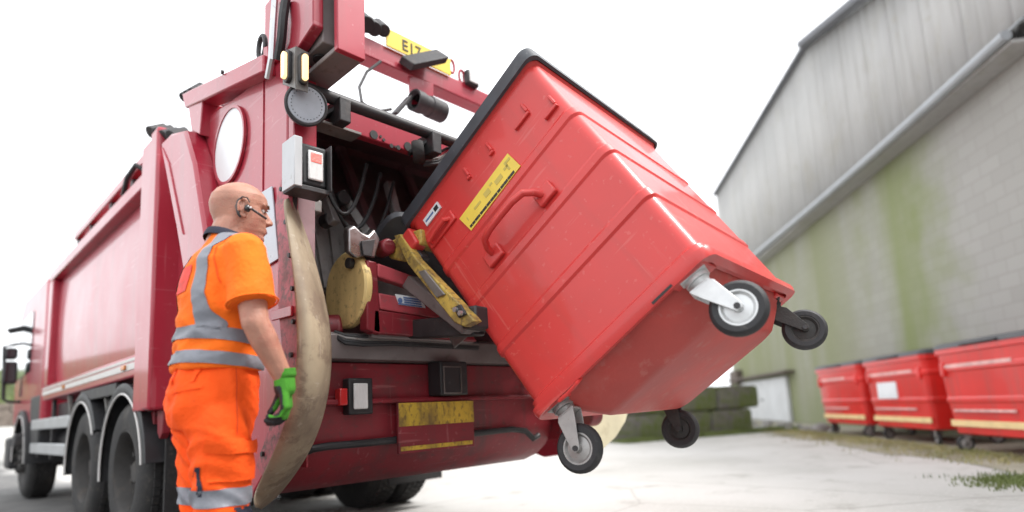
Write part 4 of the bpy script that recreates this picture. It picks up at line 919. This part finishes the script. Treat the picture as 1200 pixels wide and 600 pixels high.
    yp = b((A.x, 2.645, B2.z - .015), (B2.x, 2.664, A.z), 'warning_plate', 'truck_red_dirty', .003)
    b((A.x + .002, 2.640, A.z - .125), (B2.x - .002, 2.6445, A.z - .002), 'yellow_strip', 'yellow_worn', .001, yp)
    b((A.x + .01, 2.640, B2.z), (B2.x - .02, 2.6445, B2.z + .022), 'yellow_strip', 'yellow_worn', .001, yp)
    # ---- chassis, axles, wheels
    for x in (.82, 1.58): b((x, 4.3, .78), (x + .09, 11.4, 1.05), 'chassis_rail', 'dark_steel', .01)
    b((.3, 4.75, 1.06), (2.2, 8.6, 1.198), 'subframe', 'dark_steel', .01)
    for y in (5.12, 6.50, 10.25): MB().cyl((.2, y, .52), (2.3, y, .52), .09).build('axle', 'dark_steel', T)
    for y in (5.12, 6.50):
        wheel(T, (.03, y, .52), True, -1); wheel(T, (2.47, y, .52), True, 1)
        arch(T, y, .52, -8, 150 if y > 6 else 172, .0, .64); arch(T, y, .52, 8, 172, 1.86, 2.5)
        MB().bar((.3, y, 1.14), (.3, y, 1.20), .05, .05, (0, 1, 0)).build('guard_stay', 'dark_steel', T)
    wheel(T, (.06, 10.25, .52), False, -1); wheel(T, (2.44, 10.25, .52), False, 1)
    for y in (4.72, 5.85, 7.3): MB().bar((.04, y, 1.19), (.05, y - .12, .95), .03, .03, (0, 1, 0)).build('guard_stay', 'grey_steel', T)
    b((.005, 5.35, 1.10), (.05, 6.6, 1.19), 'rail_plate', 'dark_steel', .006)
    for k, yy in enumerate((4.42, 4.62)):
        MB().prism([(.06, yy - .06, .95), (.06, yy + .07, .95), (.06, yy + .05, .80), (.06, yy, .76), (.06, yy - .05, .80)], (.05, 0, 0)).build('hinge_lug', 'truck_red_dirty', T, bevel=.006)
    b((.1, 4.42, .25), (.68, 4.45, .95), 'mud_flap', 'rubber', .004); b((1.82, 4.42, .25), (2.4, 4.45, .95), 'mud_flap', 'rubber', .004)
    # side guard rails, tank, boxes between the axles
    for z in (.60, .88): b((.03, 7.25, z), (.07, 9.55, z + .12), 'side_guard_rail', 'alloy', .01)
    for y in (7.5, 8.4, 9.3): b((.071, y, .55), (.11, y + .06, 1.2), 'guard_post', 'dark_steel', .004)
    b((.18, 7.25, .55), (.75, 8.1, 1.12), 'fuel_tank', 'black_plastic', .06)
    MB().cyl((.4, 8.3, .72), (.4, 9.3, .72), .17).build('air_tank', 'dark_steel', T, bevel=.03)
    b((.2, 8.35, .92), (.7, 9.4, 1.18), 'battery_box', 'black_plastic', .02)
    # ---- cab
    cab = MB().prism([(.04, 8.95, .95), (.04, 11.35, .95), (.04, 11.42, 1.6), (.04, 11.2, 2.6), (.04, 10.9, 2.75), (.04, 9.0, 2.75)], (2.42, 0, 0)).build('cab', 'truck_red', T, bevel=.05)
    MB().prism([(.035, 9.95, 1.65), (.035, 11.25, 1.6), (.035, 11.1, 2.4), (.035, 9.95, 2.45)], (-.006, 0, 0)).build('side_window', 'glass', cab, bevel=.0)
    MB().prism([(.035, 9.05, .62), (.035, 9.5, .62), (.035, 9.75, 1.1), (.035, 9.75, 1.3), (.035, 9.05, 1.3)], (.5, 0, 0)).build('cab_step_panel', 'black_plastic', cab, bevel=.02)
    arch(T, 10.25, .52, -5, 185, .0, .55, r=.60, name='cab_mudguard')
    b((-.02, 11.0, .35), (2.52, 11.5, .8), 'front_bumper', 'black_plastic', .04)
    b((-.10, 9.78, .68), (.06, 10.0, .84), 'step_lamp', 'dark_steel', .02)
    # mirrors on their tubular frame (photo: left edge)
    my = 10.7
    mf = MB().tube([Yp(52, 360, my), Yp(38, 380, my), Yp(30, 402, my), Yp(16, 404, my), Yp(5, 406, my), Yp(4, 468, my), Yp(10, 471, my), Yp(30, 471, my)], .022).build('mirror_arm', 'black_plastic', T)
    MB().tube([Yp(36, 375, my), Yp(32, 410, my), Yp(24, 465, my)], .018).build('mirror_stay', 'black_plastic', mf)
    def mir(x0, y0, x1, y1, nm):
        a_ = Yp(x0, y0, my - .06); c_ = Yp(x1, y1, my - .06)
        h = MB().box((a_.x, my - .06, c_.z), (c_.x, my + .10, a_.z)).build(nm, 'black_plastic', mf, bevel=.035)
        MB().box((a_.x + .025, my - .068, c_.z + .025), (c_.x - .025, my - .061, a_.z - .025)).build('mirror_glass', 'glass', mf, bevel=.0)
    mir(4, 423, 20, 450, 'main_mirror'); mir(6, 407, 21, 421, 'wide_mirror')
    q = Yp(27, 385, my); MB().obox(q, (.16, 0, .05), (0, .06, 0), (-.02, 0, .035)).build('kerb_mirror', 'black_plastic', mf, bevel=.02)
    return T

# ================================================================== PERSON
def remesh(mb, voxel, smooth=4, disp=0.0, dscale=.12, fac=.5):
    me = mb.mesh('tmp'); o = bpy.data.objects.new('tmp', me); COL.objects.link(o)
    r = o.modifiers.new('r', 'REMESH'); r.mode = 'VOXEL'; r.voxel_size = voxel
    s = o.modifiers.new('s', 'SMOOTH'); s.iterations = smooth; s.factor = fac
    if disp:
        t = bpy.data.textures.new('folds', 'CLOUDS'); t.noise_scale = dscale; t.noise_depth = 2
        d = o.modifiers.new('d', 'DISPLACE'); d.texture = t; d.strength = disp; d.mid_level = .5
    out = bpy.data.meshes.new_from_object(o.evaluated_get(bpy.context.evaluated_depsgraph_get()))
    bpy.data.objects.remove(o); return out
def folds(me, fn):
    nr = [v.normal.copy() for v in me.vertices]; co = [v.co.copy() for v in me.vertices]; flat = []
    for c_, n_ in zip(co, nr): flat += list(c_ + n_ * fn(c_))
    me.vertices.foreach_set('co', flat)
    me.update(); return me
def ridge(p, sx, sy, sz, seed=0.0): return 1 - abs(noise.noise(Vector((p.x * sx + seed, p.y * sy, p.z * sz)))) * 2.2
def patch(me, planes, off, keep=None):
    # cut a strip out of a mesh: planes = [(point, normal)], the side the normal points to is kept; then push it out
    bm = bmesh.new(); bm.from_mesh(me); bm.normal_update()
    for co, no in planes:
        bmesh.ops.bisect_plane(bm, geom=bm.verts[:] + bm.edges[:] + bm.faces[:], plane_co=co, plane_no=no, clear_inner=True)
    if keep:
        bm.normal_update(); bmesh.ops.delete(bm, geom=[f for f in bm.faces if not keep(f.calc_center_median(), f.normal)], context='FACES')
    bm.normal_update()
    nr = [(v, v.normal.copy()) for v in bm.verts]
    for v, n_ in nr: v.co += n_ * off
    m = bpy.data.meshes.new('patch'); bm.to_mesh(m); bm.free(); return m
def ell(xc, yc, a, b_, z, n=28, p=2.0):
    out = []
    for k in range(n):
        t = 2 * math.pi * k / n; c, s = math.cos(t), math.sin(t)
        out.append(Vector((xc + a * math.copysign(abs(c) ** (2 / p), c), yc + b_ * math.copysign(abs(s) ** (2 / p), s), z)))
    return out
def interp(tab, z):
    for i in range(len(tab) - 1):
        if tab[i][0] <= z <= tab[i + 1][0]:
            t = (z - tab[i][0]) / (tab[i + 1][0] - tab[i][0]); t = t * t * (3 - 2 * t) * .4 + t * .6
            return tab[i][1] + (tab[i + 1][1] - tab[i][1]) * t
    return tab[-1][1] if z > tab[-1][0] else tab[0][1]

def build_person():
    loc = (-.368, 2.328, .0); YAW = R(-3)
    T = empty('person', loc, 'bald worker in orange high-visibility shirt and trousers watching the bin', 'person', YAW)
    kw = dict(local=True)
    # ---------------- head (own frame: chin z = 0, facing +x), then placed
    fr = [(0, .045), (.012, .074), (.028, .083), (.042, .0775), (.053, .0865), (.060, .083), (.068, .087), (.078, .083), (.095, .0835), (.115, .081), (.132, .077), (.146, .086), (.158, .0885), (.175, .0855), (.192, .076), (.208, .060), (.222, .036), (.231, .012), (.235, 0)]
    bk = [(0, .01), (.015, .03), (.03, .052), (.05, .072), (.07, .084), (.09, .093), (.115, .103), (.145, .108), (.172, .103), (.195, .088), (.212, .066), (.225, .040), (.235, .0)]
    wd = [(0, .026), (.012, .040), (.03, .052), (.05, .060), (.075, .0655), (.1, .069), (.13, .073), (.155, .0775), (.175, .0765), (.195, .067), (.212, .051), (.225, .032), (.235, .0)]
    HC = Vector((.112, 0, 1.527)); HR = (Matrix.Rotation(R(-9), 3, 'Z') @ Matrix.Rotation(R(2), 3, 'Y'))
    def H(p): return HC + HR @ (Vector(p) * 1.09)
    body = MB(); rs = []
    nz, nn = 48, 56
    for i in range(nz + 1):
        z = .0005 + (.2345 - .0005) * (i / nz); f, b_, w = interp(fr, z), interp(bk, z), interp(wd, z); ring = []
        for k in range(nn):
            t = 2 * math.pi * k / nn; c, s = math.cos(t), math.sin(t)
            pw = 2.25 if c > 0 else 2.0
            x = (f if c > 0 else b_) * math.copysign(abs(c) ** (2 / pw), c); y = w * math.copysign(abs(s) ** (2 / 2.15), s)
            # eye sockets, cheek and temple shaping
            for sg in (-1, 1):
                d2 = ((y - sg * .033) / .017) ** 2 + ((z - .129) / .013) ** 2
                if c > 0: x -= .010 * math.exp(-d2)
                d2 = ((y - sg * .045) / .016) ** 2 + ((z - .098) / .016) ** 2
                if c > 0: x += .005 * math.exp(-d2)
            if c > 0 and .135 < z < .175: y *= 1 - .05 * math.exp(-((x - .05) / .02) ** 2)
            ring.append(H((x, y, z)))
        rs.append(ring)
    body.rings(rs)
    body.cap(H((.080, 0, .134)), H((.1005, 0, .097)), .0075, .0115); body.cap(H((.098, 0, .098)), H((.088, 0, .089)), .011, .009)
    for sg in (-1, 1): body.sphere(H((.090, sg * .0115, .092)), .0085)
    for sg in (-1, 1): body.cap(H((.084, sg * .012, .149)), H((.066, sg * .050, .148)), .0075, .007)   # brow ridge
    body.cap(H((.0835, -.016, .0635)), H((.0835, .016, .0635)), .005, .005); body.cap(H((.081, -.015, .052)), H((.081, .015, .052)), .0055, .0055)
    for sg in (-1, 1):
        ce = Vector((-.004, sg * .0745, .112))
        pts = []
        for k in range(13):
            a = R(-70 + 300 * k / 12.0); rr = 1.0
            e = Vector((-.019 * math.sin(a) * 1.0, sg * (.008 + .008 * max(0, math.sin(a))), .034 * math.cos(a) * (1.0 if math.cos(a) > 0 else .85)))
            pts.append(H(ce + Vector((-.004, 0, 0)) + e))
        body.tube(pts, .0046, n=8)
        body.sphere(H(ce + Vector((-.004, sg * .003, .0))), .02, sc=(.75, .28, 1.35), rot=HR); body.sphere(H(ce + Vector((.004, sg * .006, -.028))), .008)
    # neck, trunk core, arms, legs
    body.cap((.088, 0, 1.615), (.058, 0, 1.50), .066, .074); body.cap((.066, 0, 1.58), (.058, 0, 1.49), .055, .068)
    body.cap((.075, 0, 1.57), H((.03, 0, .03)), .055, .045)
    body.cap((.055, 0, 1.42), (.04, 0, 1.05), .11, .11); body.cap((.055, -.13, 1.44), (.055, .13, 1.44), .06, .06)
    SH = {-1: Vector((.070, -.190, 1.445)), 1: Vector((.055, .195, 1.445))}
    EL = {-1: Vector((.085, -.255, 1.185)), 1: Vector((.09, .25, 1.19))}
    WR = {-1: Vector((.190, -.250, .985)), 1: Vector((.075, .23, .98))}
    for s in (-1, 1):
        body.cap(SH[s], EL[s], .056, .047); m_ = EL[s].lerp(WR[s], .3)
        body.cap(EL[s], m_, .047, .0475); body.cap(m_, WR[s], .0475, .032)
        body.cap(WR[s], WR[s] + Vector((.006, 0, -.03)), .026, .02)
        body.cap((.03, s * .07, .98), (.04, s * .08, .52), .065, .055); body.cap((.04, s * .085, .52), (.015, s * .09, .1), .055, .045)
    place('body', remesh(body, .0042, 5, fac=.45), 'skin', T, ang=180, **kw)
    # face details
    for sg in (-1, 1):
        MB().sphere(H((.0635, sg * .031, .1285)), .0110).build('eye', 'eye_white', T, **kw)
        MB().sphere(H((.0715, sg * .0315, .1285)), .0052).build('iris', 'ink', T, **kw)
        MB().tube([H((.0915, sg * .012, .1475)), H((.087, sg * .028, .153)), H((.070, sg * .049, .150))], [.003, .0036, .002]).build('eyebrow', 'brow', T, **kw)
    MB().tube([H((.081, -.022, .0575)), H((.0885, -.010, .0585)), H((.0893, 0, .0585)), H((.0885, .010, .0585)), H((.081, .022, .0575))], .0022).build('mouth_line', 'lip', T, **kw)
    # ---------------- shirt
    sh = MB()
    tab = [(1.035, .040, .146, .168), (1.055, .040, .149, .170), (1.10, .040, .140, .166), (1.18, .040, .134, .166), (1.28, .042, .137, .182), (1.36, .048, .139, .198), (1.43, .056, .130, .204), (1.475, .064, .112, .183), (1.505, .072, .097, .145), (1.535, .076, .086, .108), (1.555, .078, .080, .088)]
    sh.rings([ell(x, 0, a, b_, z, p=2.4) for z, x, a, b_ in tab])
    for s in (-1, 1):
        d = (EL[s] - SH[s]).normalized(); e = SH[s] + d * .205
        sh.cyl(SH[s] - d * .02, e, .080, .086, n=24); sh.sphere(SH[s], .080)
        sh.cap(SH[s] + Vector((-.0, -s * .08, .035)), SH[s], .055, .075)
    shm = remesh(sh, .0075, 5, .008, .10)
    folds(shm, lambda p: .012 * max(0, min(1, (1.36 - p.z) / .2)) * ridge(p + Vector((0, 0, .35 * p.y)), 3.5, 3.5, 15, 1.3) + .006 * ridge(p + Vector((0, 0, .6 * p.x)), 6, 5, 12, 7.7) - .009)
    shirt = place('shirt', shm, 'hivis', T, ang=180, **kw)
    Z = Vector((0, 0, 1))
    def torso(p, n_=None): return abs(p.y) < .225 - .0 * p.z or p.z < 1.2
    band = lambda z0, z1, tl=0.0: [((0, 0, z0), Vector((tl, 0, 1))), ((0, 0, z1), Vector((-tl, 0, -1)))]
    notarm = lambda p, n_: not any((p - SH[s] - (EL[s] - SH[s]) * max(0, min(1, (p - SH[s]).dot(EL[s] - SH[s]) / (EL[s] - SH[s]).length_squared))).length < .095 and p.z < 1.40 and abs(p.y) > .19 for s in (-1, 1))
    place('reflective_band', patch(shm, band(1.132, 1.178, .12), .004, lambda p, n_: abs(n_.z) < .8 and (abs(p.y) < .205)), 'tape', shirt, ang=180, **kw)
    place('reflective_band', patch(shm, band(1.046, 1.090, .10), .005, lambda p, n_: abs(n_.z) < .8), 'tape', shirt, ang=180, **kw)
    for s in (-1, 1):
        pl = [((0, s * .098, 1.3), Vector((0, s * 1, .10))), ((0, s * .150, 1.3), Vector((0, -s * 1, -.10))), ((0, 0, 1.165), Z)]
        place('reflective_brace', patch(shm, pl, .004), 'tape', shirt, ang=180, **kw)
    place('back_print', patch(shm, [((0, -.055, 0), Vector((0, 1, 0))), ((0, .045, 0), Vector((0, -1, 0))), ((0, 0, 1.315), Z), ((0, 0, 1.415), -Z), ((.0, 0, 0), Vector((-1, 0, 0)))], .003), 'print_red', shirt, ang=180, **kw)
    for s in (-1, 1):   # armhole seam
        sm = patch(shm, [((0, s * .150, 1.45), Vector((0, s, .22))), ((0, s * .154, 1.45), Vector((0, -s, -.22))), ((0, 0, 1.33), Z)], .0022)
        place('armhole_seam', sm, 'hivis_red', shirt, ang=180, **kw)
    # sleeve hems and armhole seams
    for s in (-1, 1):
        d = (EL[s] - SH[s]).normalized(); u = d.orthogonal().normalized(); w = d.cross(u); e = SH[s] + d * .196
        MB().tube([e + (u * math.cos(a) + w * math.sin(a)) * .0855 for a in [2 * math.pi * k / 28 for k in range(28)]], .0035, n=6, closed=True).build('sleeve_hem', 'hivis', shirt, ang=180, **kw)
    cl = [ell(.070, 0, .088, .095, 1.527 + .0, n=32), ell(.071, 0, .084, .088, 1.545, n=32), ell(.074, 0, .079, .080, 1.560, n=32), ell(.076, 0, .074, .075, 1.561, n=32), ell(.075, 0, .074, .078, 1.54, n=32)]
    for r_ in cl:
        for v in r_: v.z -= .30 * (v.x - .02) - .012
    MB().rings(cl, cap=False).build('collar', 'navy', shirt, ang=60, **kw)
    # ---------------- trousers
    tr = MB()
    ht = [(1.10, .040, .126, .152), (1.05, .038, .134, .160), (1.0, .034, .144, .166), (.94, .026, .150, .170), (.88, .024, .142, .168), (.83, .028, .124, .16)]
    tr.rings([ell(x, 0, a, b_, z, p=2.3) for z, x, a, b_ in ht])
    for s in (-1, 1):
        hp, kn, an = Vector((.030, s * .084, .86)), Vector((.040, s * .086, .50)), Vector((.015, s * .09, .10))
        m1 = Vector((.034, s * .088, .68))
        tr.cap(hp, m1, .106, .100); tr.cap(m1, kn, .100, .094); tr.cyl(kn, an, .094, .086, n=22); tr.sphere(kn, .094)
        tr.sphere((-.028, s * .072, .93), .092, sc=(.95, .95, 1.1))
    trm = remesh(tr, .0085, 5, .010, .11)
    folds(trm, lambda p: .010 * (math.exp(-((p.z - .82) / .10) ** 2) + .8 * math.exp(-((p.z - .52) / .12) ** 2) + .35) * ridge(p + Vector((0, 0, .7 * p.x - .5 * abs(p.y))), 4, 4, 15, 4.2) + .007 * ridge(p + Vector((.3 * p.z, 0, 0)), 11, 11, 4, 2.1) - .007)
    tro = place('trousers', trm, 'hivis_red', T, ang=180, **kw)
    for s in (-1, 1):
        place('reflective_band', patch(trm, band(.562, .622) + [((0, s * .004, 0), Vector((0, s, 0)))], .004), 'tape', tro, ang=180, **kw)
    out = lambda p, n_: n_.y < -.25 and p.y < -.085
    place('side_seam', patch(trm, [((.052, 0, 0), Vector((1, 0, 0))), ((.0555, 0, 0), Vector((-1, 0, 0))), ((0, 0, .80), Z), ((0, 0, 1.04), -Z)], .002, lambda p, n_: n_.y < -.3), 'tape_dark', tro, ang=180, **kw)
    place('cargo_pocket', patch(trm, [((0, 0, .645), Z), ((0, 0, .775), -Z), ((-.03, 0, 0), Vector((1, 0, 0))), ((.118, 0, 0), Vector((-1, 0, 0)))], .010, out), 'hivis_red', tro, ang=180, **kw)
    place('pocket_flap', patch(trm, [((0, 0, .745), Vector((.12, 0, 1))), ((0, 0, .79), Vector((-.1, 0, -1))), ((-.04, 0, 0), Vector((1, 0, 0))), ((.126, 0, 0), Vector((-1, 0, 0)))], .017, out), 'hivis_red', tro, ang=180, **kw)
    place('knee_panel', patch(trm, [((0, 0, .42), Z), ((0, 0, .556), -Z), ((.04, 0, 0), Vector((1, 0, 0)))], .003, lambda p, n_: n_.x > .1), 'navy', tro, ang=180, **kw)
    place('pocket_slit', patch(trm, [((0, 0, .60), Vector((0, 0, 1))), ((0, 0, .70), -Z), ((-.054, 0, .65), Vector((1, 0, .1))), ((-.044, 0, .65), Vector((-1, 0, -.1)))], .004, out), 'navy', tro, ang=180, **kw)
    for y0 in (-.12, -.02, .1):
        place('belt_loop', patch(trm, [((0, 0, .985), Z), ((0, 0, 1.045), -Z), ((0, y0 - .008, 0), Vector((0, 1, 0))), ((0, y0 + .008, 0), Vector((0, -1, 0))), ((-.05, 0, 0), Vector((-1, 0, 0)))], .006), 'hivis_red', tro, ang=180, **kw)
    place('back_pocket', patch(trm, [((0, 0, .945), Vector((0, .12, 1))), ((0, 0, .957), Vector((0, -.12, -1))), ((0, -.155, 0), Vector((0, 1, 0))), ((0, -.03, 0), Vector((0, -1, 0))), ((-.05, 0, 0), Vector((-1, 0, 0)))], .005), 'hivis_red', tro, ang=180, **kw)
    # ---------------- boots
    for s in (-1, 1):
        bo = MB(); an = Vector((.015, s * .09, .12)); bo.cap(an, an + Vector((0, 0, -.06)), .058, .055)
        bo.cap(an + Vector((-.02, 0, -.075)), an + Vector((.13, s * .01, -.083)), .045, .038); bo.cap(an + Vector((.02, 0, -.05)), an + Vector((.12, s * .01, -.075)), .05, .042)
        q = remesh(bo, .009, 4)
        for v in q.vertices: v.co.z = max(v.co.z, .002)
        place('boot', q, 'boot', T, ang=60, **kw)
    # ---------------- gloves
    for s in (-1, 1):
        W0 = WR[s]; d = Vector((.10, 0, -1)).normalized()
        pn = Vector((-.80, -s * .55, 0)); pn = (pn - d * pn.dot(d)).normalized(); ac = d.cross(pn).normalized()
        if ac.y * s < 0: ac = -ac           # towards the little finger
        g = MB()
        g.cap(W0 + Vector((0, 0, .012)), W0 + d * .03, .0365, .037)
        for k in range(4):
            o_ = (-.030, -.0105, .0095, .028)[k]
            base = W0 + d * .095 + ac * o_
            g.cap(W0 + d * .02 + ac * o_ * .6, base, .019, .0145)
            L3 = ((.042, .027, .022), (.046, .030, .023), (.043, .028, .023), (.034, .022, .020))[k]; cu = ((22, 58, 88), (26, 64, 96), (30, 70, 104), (34, 76, 110))[k]
            p = base; rad = .0118 if k < 3 else .0105
            for j in range(3):
                a = R(cu[j]); v = d * math.cos(a) + pn * math.sin(a) + ac * o_ * .6; v.normalize(); q = p + v * L3[j]
                g.cap(p, q, rad, rad - .0008, n=10); p = q; rad -= .0009
        tb = W0 + d * .025 - ac * .026 + pn * .012; t1 = tb + (d * .75 - ac * .35 + pn * .45).normalized() * .05; t2 = t1 + (d * .9 + pn * .5).normalized() * .032; t3 = t2 + (d * .8 + pn * .7 + ac * .2).normalized() * .024
        g.cap(tb, t1, .018, .0145, n=10); g.cap(t1, t2, .0145, .013, n=10); g.cap(t2, t3, .013, .011, n=10)
        gm = remesh(g, .0032, 3, fac=.4)
        gl = place('glove', gm, 'glove_green', T, ang=180, **kw)
        cc = W0 + d * .06
        place('palm_coating', patch(gm, [], .0012, lambda p, n_: (n_.dot(pn) > .12 and (p - W0).dot(d) > .02) or ((p - W0).dot(d) > .128 and n_.dot(pn) > -.55) or (p - W0).dot(pn) > .055), 'glove_black', gl, ang=180, **kw)
        u, w = pn, ac
        MB().lathe(W0 + Vector((0, 0, .032)), -d, [(.034, -.026), (.0385, -.024), (.040, -.012), (.0385, 0), (.0395, .003), (.0385, .006), (.034, .006)], n=28).build('cuff', 'glove_green', gl, ang=60, **kw)
    # ---------------- headset: a thing of its own, on the ear
    MW = Matrix.Translation(loc) @ Matrix.Rotation(YAW, 4, 'Z')
    def HW(p): return MW @ H(p)
    hs_ = empty('headset', HW((-.004, -.09, .112)), 'black earpiece with a short microphone boom on the worker\'s right ear', 'headset')
    MB().tube([HW(p) for p in ((.012, -.087, .135), (.004, -.088, .150), (-.012, -.088, .151), (-.026, -.087, .135), (-.029, -.087, .112), (-.022, -.087, .088), (-.014, -.086, .076))], [.003, .003, .0035, .004, .0055, .006, .004], n=8).build('ear_hook', 'headset_black', hs_)
    MB().sphere(HW((.006, -.089, .112)), .0125, sc=(1, .7, 1.2)).build('ear_piece', 'headset_black', hs_)
    MB().bar(HW((.012, -.098, .112)), HW((.070, -.090, .084)), .006, .009).build('boom', 'headset_black', hs_, bevel=.002)
    MB().sphere(HW((.014, -.099, .112)), .005).build('button', 'bright_steel', hs_)
    return T

build_background()
build_row_bins()
build_truck()
build_tipped_bin()
build_person()
